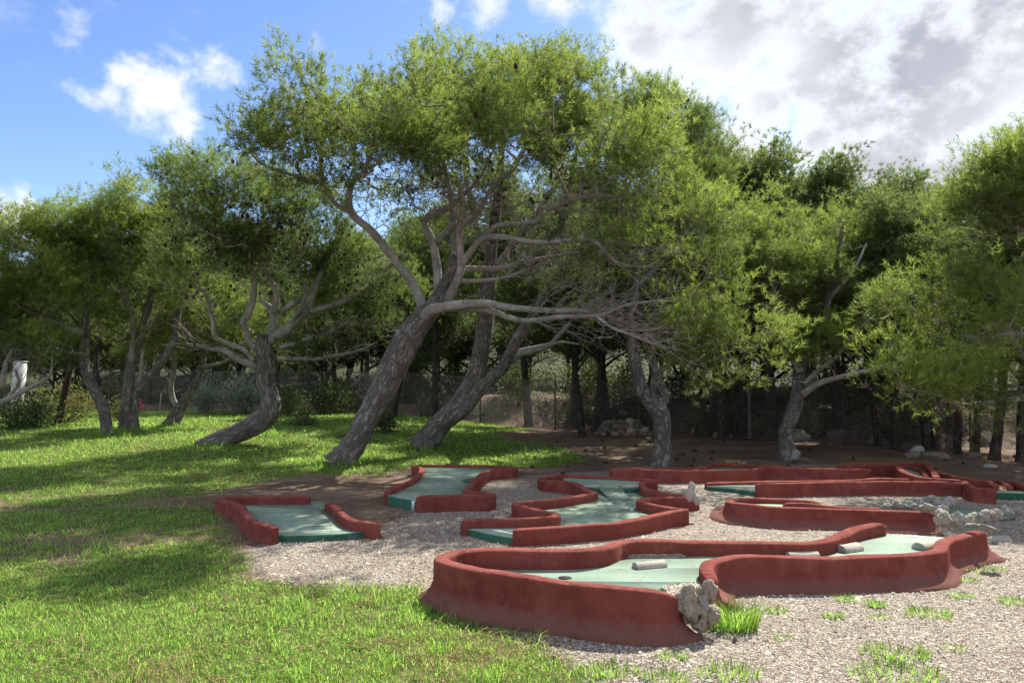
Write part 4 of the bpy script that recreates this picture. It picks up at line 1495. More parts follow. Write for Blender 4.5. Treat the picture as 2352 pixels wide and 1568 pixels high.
# --- the big leaning pine in the middle
r = np.random.default_rng(101)
b = gnd(790, 1064)
Y0 = b[1]
trunk = tr([(778, 1072, 66), (812, 1022, 62), (843, 962, 62), (880, 892, 68), (914, 822, 76), (944, 768, 72), (974, 728, 60), (1006, 694, 50), (1022, 655, 38), (1034, 632, 32), (1046, 587, 28)], Y0, .5)
fk = Y0 + .4
limbs = [
    tr([(968, 732, 40), (967, 694, 34), (940, 640, 30), (912, 604, 27), (884, 567, 26), (853, 530, 25), (811, 494, 24), (801, 458, 22), (811, 416, 18), (838, 390, 15), (852, 330, 12), (860, 270, 9)], fk, -1.2),
    tr([(806, 486, 18), (770, 468, 16), (744, 426, 15), (702, 411, 13), (650, 395, 11), (598, 374, 9), (570, 340, 7)], fk - .7, -.9),
    tr([(744, 426, 14), (738, 390, 13), (736, 364, 12), (728, 333, 10), (712, 280, 8)], fk - .9, .5),
    tr([(1004, 700, 32), (1006, 660, 30), (1004, 617, 28), (993, 552, 26), (976, 516, 23), (992, 490, 21), (1028, 480, 18), (1060, 452, 14), (1100, 410, 11), (1130, 350, 8)], fk, .6),
    tr([(1016, 655, 32), (1034, 632, 30), (1046, 587, 28), (1042, 545, 25), (1040, 500, 22), (1034, 440, 18), (1020, 380, 14), (1010, 300, 10)], fk + .5, 1.0),
    tr([(1001, 557, 24), (1040, 522, 24), (1082, 504, 20), (1110, 470, 16), (1130, 430, 13), (1180, 390, 10)], fk + .2, .8),
    tr([(1020, 704, 30), (1040, 664, 28), (1058, 617, 26), (1056, 557, 22), (1055, 516, 19), (1064, 468, 16), (1058, 436, 15)], fk - .1, -.3),
    tr([(1062, 606, 24), (1088, 569, 23), (1111, 548, 21), (1156, 544, 19), (1215, 555, 17), (1251, 556, 15), (1349, 550, 13), (1379, 566, 12), (1423, 605, 10), (1498, 614, 8)], fk - .2, -1.4),
    tr([(1111, 546, 18), (1141, 519, 17), (1200, 513, 15), (1236, 504, 15), (1245, 477, 14), (1272, 477, 13), (1304, 462, 12), (1371, 450, 11), (1430, 452, 8)], fk - .3, -1.2),
    tr([(950, 758, 46), (985, 716, 38), (1016, 706, 34), (1082, 697, 27), (1126, 698, 24), (1171, 706, 22), (1260, 713, 19), (1337, 715, 17), (1420, 735, 13), (1500, 770, 10), (1580, 800, 7)], fk - .1, -1.6),
    tr([(1040, 708, 26), (1117, 711, 21), (1171, 730, 18), (1215, 736, 17), (1290, 727, 15), (1373, 725, 13), (1440, 700, 10), (1520, 690, 7)], fk - .2, -2.0),
    tr([(1373, 728, 11), (1405, 752, 10), (1440, 765, 9), (1500, 790, 7)], fk - 1.9, -.4),
    tr([(1064, 617, 20), (1141, 617, 18), (1189, 605, 15), (1260, 590, 11), (1330, 580, 7)], fk, .6),
    tr([(1060, 645, 15), (1135, 642, 13), (1195, 626, 10), (1260, 600, 7)], fk, -.6),
    tr([(930, 800, 42), (918, 772, 36), (935, 758, 36), (985, 718, 36)], Y0 + .1, .1),
]
bl = [lobe(900, 420, 160, 90, fk - .6, 1.2), lobe(1150, 470, 200, 100, fk, 1.4, 1.3), lobe(1380, 560, 160, 90, fk - 1.2, 1.0, 1.2), lobe(1430, 720, 150, 80, fk - 1.8, .8, 2.0), lobe(1540, 790, 110, 70, fk - 1.9, .7, 2.2), lobe(760, 360, 150, 80, fk - 1.2, 1.0), lobe(1000, 380, 160, 90, fk + .2, 1.2), lobe(1250, 600, 180, 50, fk - .6, .9, 1.2)]
lobes = [lobe(680, 362, 85, 80, fk - 3.0, 1.5), lobe(645, 325, 48, 42, fk - 2.9, .9), lobe(755, 308, 115, 90, fk - 2.6, 1.9, 1.3), lobe(860, 280, 120, 75, fk - 3.2, 2.0, 1.3), lobe(1150, 252, 120, 66, fk - 2.4, 1.8, 1.0), lobe(1290, 272, 120, 66, fk - 2.2, 1.8, 1.0), lobe(1015, 285, 125, 70, fk - 3.0, 1.7, 1.0), lobe(900, 385, 130, 75, fk - .4, 1.2, 1.0), lobe(820, 340, 100, 60, fk - 1.2, 1.2, .9), lobe(1000, 375, 120, 70, fk - .2, 1.2, .8), lobe(860, 470, 110, 70, fk + 2.2, .9, .7), lobe(960, 520, 110, 70, fk + 2.4, .9, .6),
         lobe(700, 420, 90, 50, fk - 1.4, .7, .5),
         lobe(960, 285, 120, 80, fk - 1.0, 1.4), lobe(790, 235, 60, 40, fk - 1.6, .9), lobe(1050, 230, 110, 110, fk + .6, 1.0), lobe(1180, 330, 170, 110, fk + .2, 1.2, .55),
         lobe(1450, 420, 150, 110, fk - 1.3, 1.1, 1.2), lobe(1560, 540, 115, 100, fk - 1.7, .9, 1.5), lobe(1600, 620, 80, 40, fk - 1.8, .6, 1.1), lobe(1420, 590, 140, 50, fk - 1.4, .8, .30),
         lobe(1640, 770, 95, 75, fk - 2.2, .7, 1.3), lobe(1740, 800, 85, 60, fk - 2.3, .6, 1.6), lobe(1700, 720, 50, 45, fk - 2.1, .5, 1.2), lobe(1570, 830, 90, 30, fk - 2.0, .6, .4), lobe(1660, 880, 80, 30, fk - 2.2, .5, .8)]
limbs = [(p, q * .72) for p, q in limbs]
trunk = (trunk[0], trunk[1] * .87)
build_tree('pine_tree', 'largest pine, a thick grey trunk leaning right with long bare limbs', b, trunk, limbs, lobes, r,
           2150, 2200, 6, 18, .105, .0090, FG, cones=130, bare_lobes=bl, bare_down=.2, sprays=16, spray_len=1.25, tip_r=.0042)

# --- pine with the bent foot, left of it
r = np.random.default_rng(102)
b = gnd(478, 1022)
Y0 = b[1]
trunk = tr([(462, 1030, 38), (486, 1016, 40), (515, 1006, 48), (565, 986, 52), (604, 962, 56), (621, 938, 54), (617, 903, 46), (608, 863, 48), (610, 830, 46), (606, 800, 42), (606, 770, 34)], Y0, .3)
fk = Y0 + .3
limbs = [
    tr([(596, 848, 26), (575, 835, 24), (544, 823, 21), (529, 811, 19), (504, 802, 15), (480, 801, 11), (450, 790, 8)], fk, -.8),
    tr([(582, 826, 15), (559, 802, 15), (526, 789, 14), (495, 774, 13), (489, 740, 12), (480, 704, 11), (472, 673, 10), (452, 661, 8), (430, 640, 6)], fk - .2, -1.0),
    tr([(600, 810, 22), (572, 783, 22), (571, 765, 22), (559, 740, 22), (572, 716, 22), (581, 688, 20), (584, 648, 18), (581, 612, 17), (592, 570, 14), (606, 510, 11), (600, 440, 8)], fk, -.7),
    tr([(585, 625, 14), (567, 598, 13), (530, 551, 12), (468, 510, 11), (416, 489, 9), (392, 450, 6)], fk - .5, -.9),
    tr([(606, 790, 34), (633, 771, 34), (657, 759, 32), (682, 734, 30), (703, 710, 28), (719, 673, 24), (737, 627, 20), (750, 600, 16), (775, 550, 12), (800, 510, 9)], fk, .6),
    tr([(700, 716, 24), (743, 707, 21), (789, 691, 19), (829, 670, 17), (866, 645, 15), (890, 618, 12), (925, 580, 9)], fk + .3, .8),
    tr([(612, 775, 24), (627, 750, 26), (626, 715, 24), (614, 700, 18), (600, 690, 13)], fk + .1, .4),
    tr([(628, 716, 22), (636, 679, 20), (621, 642, 17), (612, 612, 15), (622, 560, 12), (650, 490, 9)], fk + .1, -.3),
    tr([(640, 718, 18), (700, 685, 17), (759, 673, 14), (820, 640, 10)], fk + .2, 1.0),
    tr([(668, 740, 14), (694, 700, 13), (700, 660, 12), (690, 600, 10), (705, 540, 8)], fk + .1, -.4),
    tr([(640, 798, 16), (682, 788, 14), (713, 777, 13), (743, 768, 11), (789, 743, 8)], fk, .9),
    tr([(636, 822, 14), (728, 823, 12), (780, 815, 10), (835, 801, 7)], fk, 1.0),
]
lobes = [lobe(452, 448, 58, 45, fk - 2.4, 1.3, 1.3), lobe(515, 432, 64, 45, fk - 2.2, 1.4, 1.3), lobe(468, 515, 76, 70, fk - 2.2, 1.3), lobe(560, 480, 110, 90, fk - 1.6, 1.5, 1.1), lobe(670, 500, 110, 90, fk, 1.1, .8),
         lobe(480, 610, 90, 80, fk - 1.1, .9, .8), lobe(620, 600, 120, 90, fk + .2, 1.2, .7), lobe(740, 590, 110, 90, fk + .7, 1.1), lobe(840, 640, 110, 80, fk + 1.1, 1.1), lobe(880, 720, 90, 60, fk + 1.2, .9), lobe(770, 740, 110, 60, fk + 1.0, 1.0, .9), lobe(430, 680, 60, 70, fk - 1.1, .8, .6), lobe(720, 800, 120, 35, fk + 1.0, .9, .6)]
limbs = [(p, q * .76) for p, q in limbs]
trunk = (trunk[0], trunk[1] * .90)
build_tree('pine_tree', 'pine with a kinked foot lying along the lawn and many dark cones', b, trunk, limbs, lobes, r,
           1950, 1000, 7, 13, .10, .0092, FG, cones=700, needle='needle_deep', tip_r=.0042)

# --- double-stemmed pine behind the big one
r = np.random.default_rng(103)
b = gnd(978, 1030)
Y0 = b[1]
trunk = tr([(962, 1034, 48), (1001, 985, 50), (1040, 946, 46), (1058, 926, 44), (1080, 887, 42), (1096, 851, 42), (1111, 765, 40), (1117, 716, 38), (1120, 658, 34), (1128, 580, 28), (1140, 480, 22), (1150, 380, 16), (1155, 280, 10)], Y0, 1.0)
tk2 = tr([(985, 1006, 44), (1010, 974, 42), (1062, 942, 34), (1108, 887, 30), (1154, 844, 27), (1185, 783, 27), (1215, 740, 25), (1240, 697, 23), (1261, 612, 20), (1285, 520, 16), (1310, 420, 12), (1330, 320, 8)], Y0, .7)
limbs = [
    tr([(1160, 836, 20), (1194, 811, 20), (1228, 802, 17), (1264, 792, 14), (1277, 777, 10), (1310, 742, 7)], Y0 + .4, -.4),
    tr([(1264, 792, 8), (1290, 785, 6), (1330, 790, 4)], Y0 + .1, -.3),
    tr([(1120, 640, 22), (1180, 560, 16), (1240, 480, 12), (1300, 380, 9)], Y0 + 1.1, 1.0),
    tr([(1126, 590, 20), (1090, 500, 15), (1070, 400, 11), (1060, 300, 8)], Y0 + 1.1, 1.2),
    tr([(1250, 650, 16), (1330, 560, 13), (1420, 460, 10), (1470, 380, 7)], Y0 + .6, .6),
    tr([(1145, 440, 16), (1210, 330, 11), (1250, 230, 8)], Y0 + 1.3, .3),
]
lobes = [lobe(1070, 239, 90, 75, Y0 - 0.6, 1.0, 1.2), lobe(1170, 219, 110, 85, Y0 - 0.8, 1.1, 1.2), lobe(1290, 239, 110, 90, Y0 - 1.2, 1.1, 1.2), lobe(1400, 284, 100, 90, Y0 - 1.3, 1.0, 1.2), lobe(1470, 319, 70, 90, Y0 - 1.2, .9), lobe(1000, 319, 70, 80, Y0 - 0.6, .8),
         lobe(1200, 359, 170, 100, Y0 - 0.6, 1.3), lobe(1380, 355, 140, 100, Y0 - 0.8, 1.2), lobe(1160, 159, 40, 35, Y0 - 0.8, .5), lobe(1330, 164, 50, 40, Y0 - 1.1, .5), lobe(1230, 475, 180, 90, Y0 + 1.3, 1.1, .6), lobe(1090, 445, 110, 90, Y0 + 1.4, 1.0, .7), lobe(960, 405, 90, 80, Y0 + 1.4, 1.0, .7)]
build_tree('pine_tree', 'tall pine forking low into two slanting stems, just behind the largest pine', b, trunk, limbs, lobes, r,
           1850, 500, 8, 13, .105, .0094, FG, cones=120, extra_trunks=[tk2], tip_r=.0042)

# --- pine with the forked trunk behind the long lane
r = np.random.default_rng(104)
b = gnd(1520, 1068)
Y0 = b[1]
trunk = tr([(1520, 1075, 46), (1522, 1019, 38), (1521, 964, 40), (1506, 930, 42), (1481, 905, 34), (1467, 875, 30), (1458, 833, 28), (1453, 796, 24), (1450, 740, 20), (1462, 650, 16), (1480, 540, 11), (1500, 420, 7)], Y0, .8)
limbs = [tr([(1512, 938, 26), (1526, 915, 26), (1517, 890, 22), (1505, 850, 18), (1497, 800, 14), (1510, 720, 10), (1560, 640, 8)], Y0 + .1, 1.0),
         tr([(1508, 925, 16), (1500, 890, 14), (1502, 865, 12), (1515, 852, 10), (1540, 835, 8), (1600, 800, 5)], Y0 + .1, -.2),
         tr([(1456, 780, 16), (1400, 720, 12), (1350, 670, 8)], Y0 + .5, .9), tr([(1460, 660, 13), (1560, 560, 10), (1610, 460, 7)], Y0 + .7, .8)]
lobes = [lobe(1490, 470, 140, 120, Y0 + 1.6, 1.2), lobe(1600, 380, 75, 90, Y0 + 2.2, 1.0), lobe(1610, 470, 70, 100, Y0 + 2.0, .9), lobe(1560, 290, 50, 60, Y0 + 2.2, .7), lobe(1380, 650, 120, 80, Y0 + 1.5, 1.0, .7), lobe(1600, 640, 80, 80, Y0 + 1.4, .9, .8), lobe(1480, 620, 120, 80, Y0 + 1.8, 1.0, .8)]
build_tree('pine_tree', 'pine with a flared dark foot and narrow fork, behind the long red wall', b, trunk, limbs, lobes, r,
           1200, 400, 8, 13, .105, .0096, FG, needle='needle_deep', bark='bark', limb='bark', cones=90)

# --- pine at right with one low limb to the right
r = np.random.default_rng(105)
b = gnd(1808, 1056)
Y0 = b[1]
trunk = tr([(1812, 1062, 40), (1806, 1028, 36), (1805, 990, 32), (1820, 950, 32), (1832, 915, 31), (1837, 880, 30), (1838, 850, 26), (1850, 800, 18), (1885, 765, 15), (1905, 688, 12), (1925, 607, 10), (1935, 520, 7)], Y0, .8)
limbs = [tr([(1844, 905, 17), (1885, 878, 14), (1962, 858, 11), (2054, 834, 8), (2120, 805, 5)], Y0 + .1, -.7),
         tr([(1846, 884, 14), (1882, 848, 11), (1919, 821, 9), (1960, 770, 6), (2010, 720, 4)], Y0 + .2, .3),
         tr([(1838, 855, 16), (1810, 790, 13), (1790, 720, 11), (1770, 640, 8)], Y0 + .3, .5), tr([(1900, 690, 10), (1960, 620, 7), (1990, 560, 5)], Y0 + .7, .2),
         tr([(1816, 1056, 20), (1826, 1042, 24), (1832, 1034, 18)], Y0 - .1, 0)]
lobes = [lobe(1735, 570, 50, 85, Y0 + 1.8, .7), lobe(1800, 550, 50, 90, Y0 + 2.0, .7, 1.1), lobe(1770, 610, 80, 90, Y0 + 1.2, .9, 1.1), lobe(1780, 700, 80, 75, Y0 + .9, .8), lobe(1890, 800, 50, 40, Y0 + .1, .5, 1.3), lobe(1830, 840, 60, 35, Y0 + .3, .5, .8), lobe(1870, 600, 45, 80, Y0 + 1.6, .6), lobe(1930, 590, 45, 85, Y0 + 1.9, .6), lobe(1850, 650, 75, 65, Y0 + 1.2, .8), lobe(1975, 650, 45, 70, Y0 + 1.7, .6)]
build_tree('pine_tree', 'slim pale pine sending one thin bare limb to the right, behind the stepped lane', b, trunk, limbs, lobes, r,
           1100, 600, 8, 12, .105, .0096, FG, cones=40, bare_down=1.3, sprays=4, spray_len=.5)

# --- pine mostly outside the right edge
r = np.random.default_rng(106)
Y0 = 11.6
b = at(2465, 1080, Y0)
b[2] = to_ground(b[0], b[1])
trunk = (np.array([b + (0, 0, -.05), b + (-.02, 0, 1.0), b + (-.1, .1, 2.2), b + (-.25, .2, 3.6), b + (-.45, .3, 5.0)]), np.array([.20, .17, .15, .11, .05]))
limbs = [tr([(2450, 880, 26), (2352, 912, 18), (2260, 925, 14), (2207, 930, 11), (2150, 905, 8), (2060, 890, 5)], Y0, -1.0),
         tr([(2450, 780, 24), (2370, 760, 15), (2290, 770, 10), (2200, 800, 6)], Y0, -.7), tr([(2440, 640, 22), (2350, 540, 14), (2280, 470, 9)], Y0 + .1, -.2), tr([(2440, 560, 20), (2380, 430, 13), (2340, 360, 8)], Y0 + .2, .4), tr([(2440, 720, 18), (2330, 660, 12), (2200, 640, 7), (2130, 660, 4)], Y0, .2)]
for lp, lr in limbs:      # every limb starts inside the stem
    for c in range(3):
        lp[0][c] = np.interp(lp[0][2], trunk[0][:, 2], trunk[0][:, c])
    lr[0] = min(lr[0], .06)
    lr[1] = min(lr[1], .05)
lobes = [lobe(2360, 410, 80, 70, Y0 + .2, .9, 1.2), lobe(2285, 470, 70, 80, Y0, .8, 1.1), lobe(2370, 470, 80, 100, Y0, 1.0), lobe(2250, 520, 60, 60, Y0, .7, .9), lobe(2150, 690, 85, 60, Y0 - .5, .7, 1.1), lobe(2290, 730, 100, 70, Y0 - .9, .8, .7), lobe(2200, 770, 90, 40, Y0 - .8, .7, .5), lobe(2360, 810, 70, 60, Y0 - .8, .8, .5),
         lobe(2070, 880, 40, 28, Y0 - 1.2, .4, 1.3), lobe(2140, 880, 65, 40, Y0 - 1.1, .5, 1.3), lobe(2230, 890, 60, 40, Y0 - 1.0, .5, 1.1), lobe(2440, 380, 80, 80, Y0 + .4, .9)]
build_tree('pine_tree', 'dense green pine leaning in from the right edge with drooping lower limbs', b, trunk, limbs, lobes, r,
           1250, 700, 8, 12, .105, .0094, FG, cones=20, bare_down=.9, sprays=0)

# --- three pale pines on the left
r = np.random.default_rng(107)
b = gnd(246, 999)
Y0 = b[1]
trunk = tr([(250, 1004, 24), (243, 965, 23), (236, 935, 24), (222, 905, 24), (205, 870, 23), (196, 842, 22), (193, 800, 20), (197, 770, 17), (194, 694, 13), (185, 620, 10), (175, 560, 7)], Y0, .2)
limbs = [tr([(192, 765, 13), (140, 747, 11), (83, 723, 9), (40, 705, 7), (-10, 690, 5)], Y0, -.8), tr([(190, 812, 8), (150, 808, 7), (105, 790, 6), (60, 780, 4)], Y0, -.4),
         tr([(196, 720, 11), (240, 660, 9), (262, 600, 7)], Y0 + .1, .6), tr([(192, 690, 10), (130, 620, 8), (90, 570, 5)], Y0 + .1, -.3)]
lobes = [lobe(60, 580, 80, 60, Y0 - .5, .9, 1.2), lobe(130, 545, 55, 60, Y0 - .2, .7), lobe(160, 600, 80, 70, Y0 + .2, .9), lobe(210, 650, 70, 60, Y0 + .3, .8), lobe(60, 680, 95, 70, Y0 - .8, .9, 1.1), lobe(150, 700, 80, 60, Y0 - .2, .8, .9), lobe(30, 780, 80, 50, Y0 - .7, .8, .8), lobe(130, 510, 25, 35, Y0 - .2, .4), lobe(10, 560, 60, 50, Y0 - .6, .8)]
build_tree('pine_tree', 'slender pale pine with a bowed stem, leftmost of the three on the lawn', b, trunk, limbs, lobes, r, 1000, 350, 8, 11, .105, .0108, FG, cones=30)

r = np.random.default_rng(108)
b = gnd(292, 992)
Y0 = b[1]
trunk = tr([(286, 996, 26), (288, 950, 24), (292, 895, 23), (298, 850, 22), (305, 811, 21), (322, 769, 19), (347, 677, 14), (360, 600, 10), (340, 520, 7)], Y0, .3)
tk2 = tr([(304, 994, 26), (305, 950, 25), (309, 900, 24), (330, 880, 22), (352, 855, 20), (372, 828, 18), (401, 778, 16), (410, 720, 12), (425, 650, 8)], Y0 + .1, .5)
limbs = [tr([(300, 840, 12), (304, 780, 11), (300, 720, 10), (270, 640, 8), (250, 570, 6)], Y0 + .1, -.3), tr([(318, 880, 9), (325, 830, 8), (330, 780, 7), (345, 730, 5)], Y0 + .2, .3), tr([(345, 690, 10), (390, 600, 8), (420, 560, 5)], Y0 + .2, .4)]
lobes = [lobe(250, 500, 70, 55, Y0 - .3, .8, 1.1), lobe(330, 480, 85, 60, Y0, .9, 1.2), lobe(280, 570, 100, 70, Y0 - .1, 1.0, 1.1), lobe(380, 560, 75, 80, Y0 + .3, .9), lobe(300, 660, 90, 70, Y0, .9, .8), lobe(400, 650, 75, 70, Y0 + .4, .8, .8), lobe(205, 480, 35, 35, Y0 - .3, .5), lobe(420, 740, 60, 50, Y0 + .6, .7, .6), lobe(250, 740, 70, 40, Y0 + .2, .7, .5)]
build_tree('pine_tree', 'pale twin-stemmed pine, middle one of the three on the lawn at left', b, trunk, limbs, lobes, r, 1000, 400, 8, 11, .105, .0108, FG, cones=40, extra_trunks=[tk2])

r = np.random.default_rng(109)
b = gnd(396, 977)
Y0 = b[1]
trunk = tr([(392, 981, 28), (404, 956, 28), (418, 932, 26), (432, 910, 22), (443, 892, 20), (456, 865, 18), (464, 842, 16), (470, 800, 13), (485, 740, 9), (500, 680, 6)], Y0, .2)
limbs = [tr([(412, 940, 14), (398, 918, 13), (393, 890, 12), (398, 860, 11), (405, 820, 9), (410, 780, 6)], Y0 + .05, -.3), tr([(398, 864, 8), (380, 845, 7), (360, 825, 5)], Y0 - .1, -.2), tr([(464, 842, 9), (500, 835, 8), (525, 826, 5)], Y0 + .1, .2)]
lobes = [lobe(420, 770, 80, 50, Y0, .8), lobe(490, 720, 90, 60, Y0 + .4, .9), lobe(380, 820, 60, 35, Y0 - .2, .6, .8), lobe(530, 790, 60, 35, Y0 + .4, .6, .8)]
build_tree('pine_tree', 'small pine with a crooked dark foot and thin pale fork on the lawn', b, trunk, limbs, lobes, r, 600, 260, 8, 10, .105, .0110, FG)

r = np.random.default_rng(110)
Y0 = 16.5
b = at(-60, 1000, Y0)
b[2] = to_ground(b[0], b[1])
trunk = (np.array([b + (0, 0, -.05), b + (.1, 0, 1.0), b + (.25, 0, 2.0), b + (.3, .1, 3.4)]), np.array([.15, .12, .10, .04]))
limbs = [tr([(-30, 935, 15), (0, 924, 13), (45, 903, 11), (85, 880, 9), (113, 864, 7), (120, 840, 4)], Y0, -.3), tr([(-30, 900, 15), (5, 880, 13), (12, 840, 10), (30, 800, 7)], Y0, .1), tr([(20, 910, 9), (42, 880, 7), (35, 850, 5)], Y0 - .1, 0)]
lobes = [lobe(-20, 760, 90, 70, Y0, .9), lobe(30, 720, 70, 60, Y0 + .2, .8), lobe(-60, 650, 90, 90, Y0, 1), lobe(90, 800, 50, 35, Y0 - .1, .5)]
build_tree('pine_tree', 'pine whose pale bare limb reaches in front of the white pillar', b, trunk, limbs, lobes, r, 600, 200, 8, 10, .105, .0110, FG)

# ------------------------------------------------------------------ darker pines further back
def protot(seed, H, cb, spread_, lean, n, name_only=False, needle='needle_far', nw=.023, nl=.14, per=9, shoots=8, under=-.5):
    r = np.random.default_rng(seed)
    base = np.zeros(3)
    z = np.linspace(0, 1, 8)
    px = lean[0] * z ** 1.3 * H * .35 + r.normal(0, .05, 8) * z
    py = lean[1] * z ** 1.3 * H * .35 + r.normal(0, .05, 8) * z
    tp = np.column_stack([px, py, z * H * .93])
    tp[0, 2] = -.1
    rad = .128 * (1 - z * .85) * (H / 7) + .012
    limbs, lobes = [], []
    for k in range(11):
        h = cb + (H * .9 - cb) * ((k + r.random() * .6) / 11)
        i = np.interp(h, tp[:, 2], np.arange(8))
        p0 = np.array([np.interp(i, np.arange(8), tp[:, c]) for c in range(3)])
        a = k * 2.4 + r.normal(0, .4)
        L = spread_ * (1.15 - .75 * (h / H)) * r.uniform(.75, 1.15)
        d = np.array((math.cos(a), math.sin(a), .35 + .5 * h / H))
        q = [p0 + d * L * t + np.array((0, 0, .12 * L * math.sin(3 * t))) for t in (0, .35, .7, 1)]
        limbs.append((np.array(q), np.array((.055, .042, .03, .015)) * (1.2 - .6 * h / H)))
        lobes.append((q[2] * .4 + q[3] * .6 + (0, 0, .2), (L * .50, L * .50, .45 + .1 * L), 1.0))
    top = tp[-1]
    lobes.append((top + (0, 0, -.1), (spread_ * .38, spread_ * .38, H * .13), 1.2))
    lobes.append((top + (.3, .2, .35), (spread_ * .16, spread_ * .16, H * .08), 1.2))
    lobes.append((top + (-.4, -.1, .1), (spread_ * .18, spread_ * .18, H * .08), 1.2))
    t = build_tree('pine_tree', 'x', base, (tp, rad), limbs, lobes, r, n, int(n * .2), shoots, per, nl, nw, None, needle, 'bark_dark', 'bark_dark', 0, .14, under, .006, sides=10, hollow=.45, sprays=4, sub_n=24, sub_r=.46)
    return t


def copy_tree(o, loc, rz, sc, label, group):
    def cp(src, par):
        c = src.copy()
        COL.objects.link(c)
        c.parent = par
        for ch in src.children:
            cp(ch, c)
        return c
    c = cp(o, None)
    place(c, loc, rz, sc, label, group)
    return c


def place(c, loc, rz, sc, label, group):
    c.location = tuple(float(x) for x in loc)
    c.rotation_euler = (0, 0, rz)
    c.scale = (sc, sc, sc) if np.isscalar(sc) else sc
    c['label'] = label
    if group:
        c['group'] = group


protos = [protot(301, 7.0, 1.9, 2.3, (.25, .05), 800), protot(302, 7.6, 2.6, 2.1, (-.2, .1), 800), protot(303, 6.6, 2.0, 2.5, (.45, -.1), 800), protot(304, 7.2, 2.3, 2.2, (.05, .1), 800)]
protos += [protot(305, 7.6, 2.4, 1.25, (.05, .05), 650), protot(306, 7.2, 2.2, 1.15, (-.08, 0), 650)]
used = [False] * 6
WG = 'dark pines of the wood along the wire fence'


def put(k, p, rz, sc, label, group=WG):
    if not used[k]:
        used[k] = True
        place(protos[k], p, rz, sc, label, group)
        return protos[k]
    return copy_tree(protos[k], p, rz, sc, label, group)


BACK = [  # u, v of the foot, prototype, rotation, scale, label
    (2060, 1031, 1, .3, .98, 'dark pine with a swollen foot, right next to the snapped trunk'),
    (2131, 1033, 3, 1.0, 1.02, 'left of two dark pine trunks standing close together on the right'),
    (2152, 1034, 0, 2.2, .9, 'right of two dark pine trunks standing close together on the right'),
    (2198, 1042, 2, 4.0, .86, 'thin straight dark pine between the close pair and the curved one'),
    (2240, 1046, 3, 3.1, .80, 'dark pine with a curved foot near the right edge'),
    (2283, 1056, 1, 4.4, .92, 'thick straight dark pine trunk nearest to the right edge'),
    (2346, 1060, 0, 5.0, .9, 'dark pine cut by the right edge of the picture'),
    (1215, 978, 3, 2.0, .95, 'dark pine on the fence line right of the two slanting stems'),
    (1320, 984, 2, 5.6, .92, 'slanting dark pine left of the thin one by the stone pile'),
    (1338, 1004, 3, .4, .72, 'thin upright dark pine nearest to the camera left of the stone pile'),
    (1370, 992, 0, .2, .85, 'dark pine rising at the left end of the stone pile'),
    (1396, 976, 1, 1.6, .95, 'dark slanting pine directly behind the stone pile'),
    (1480, 974, 2, .9, .95, 'dark pine just left of the pine with the narrow fork'),
    (1000, 962, 0, .5, .9, 'dark slanting pine seen between the largest pine and the two stems'),
    (902, 957, 2, .6, .9, 'dark curved pine partly hidden by the largest trunk'),
    (134, 972, 2, .3, .78, 'short dark pine with a thick black foot behind the bowed pale pine'),
    (338, 928, 1, 2.2, .95, 'dark pine seen between the twin stems and the crooked small pine'),
    (388, 932, 3, .9, 1.0, 'thick black trunk beyond the wooden stake'),
    (541, 908, 0, 3.3, 1.0, 'left of the pair of black trunks left of the kinked pine'),
    (560, 908, 3, 1.2, 1.0, 'right of the pair of black trunks beside the kinked pine'),
    (222, 930, 3, 4.4, .95, 'dark pine behind the bowed pale pine'),
]
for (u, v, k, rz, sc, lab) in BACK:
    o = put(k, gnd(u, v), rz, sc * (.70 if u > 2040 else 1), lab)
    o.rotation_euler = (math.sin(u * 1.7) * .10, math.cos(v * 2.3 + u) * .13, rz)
# crowns that show as peaks above the others
for (u, vt, Y, k, rz, lab) in [(1770, 338, 19, 4, 2.0, 'tall slender pine making the left peak of the right-hand treeline'), (1920, 380, 19.5, 5, 4.0, 'tall slender pine making the middle peak of the right-hand treeline'),
                               (2070, 398, 19, 4, 1.1, 'tall slender pine making the right peak of the right-hand treeline'), (1660, 320, 19, 1, .4, 'tall pine whose crown shows behind the right side of the largest pine'),
                               (2180, 450, 18, 5, 3.0, 'slender pine crown behind the dense one at the right edge'), (1845, 425, 21, 5, .7, 'pine top in the dip between the left and middle peaks'), (1995, 440, 21, 4, 5.2, 'pine top in the dip between the middle and right peaks'), (1705, 440, 20, 5, 2.6, 'pine top just left of the left peak'), (2130, 440, 20.5, 4, 3.6, 'pine top just right of the right peak')]:
    p = at(u, 865, Y)
    p[2] = to_ground(p[0], p[1])
    H = at(u, vt, Y)[2] - p[2]
    put(k, p, rz, H / (7.45, 8.05, 7.1, 7.6, 8.15, 7.7)[k], lab)
rr = random.Random(5)
row = []
for k in range(44):
    Yb = rr.choice([26.5, 30, 34, 39])
    row.append((rr.uniform(-.8, .8) * Yb + (0 if rr.random() < .7 else 6), Yb + rr.uniform(-1.5, 1.5)))
for (x, y) in row:
    if y < fence_y(np.array([x]))[0] + 1.5:
        y = fence_y(np.array([x]))[0] + 1.5 + rr.random() * 2
    put(rr.randrange(4), (x, y, to_ground(x, y)), rr.uniform(0, 6.28), rr.uniform(.82, 1.12) * (1 if -4 < x < 3 else .84), 'dark pine in the dense wood beyond the wire fence', 'pines in the dense wood beyond the fence')

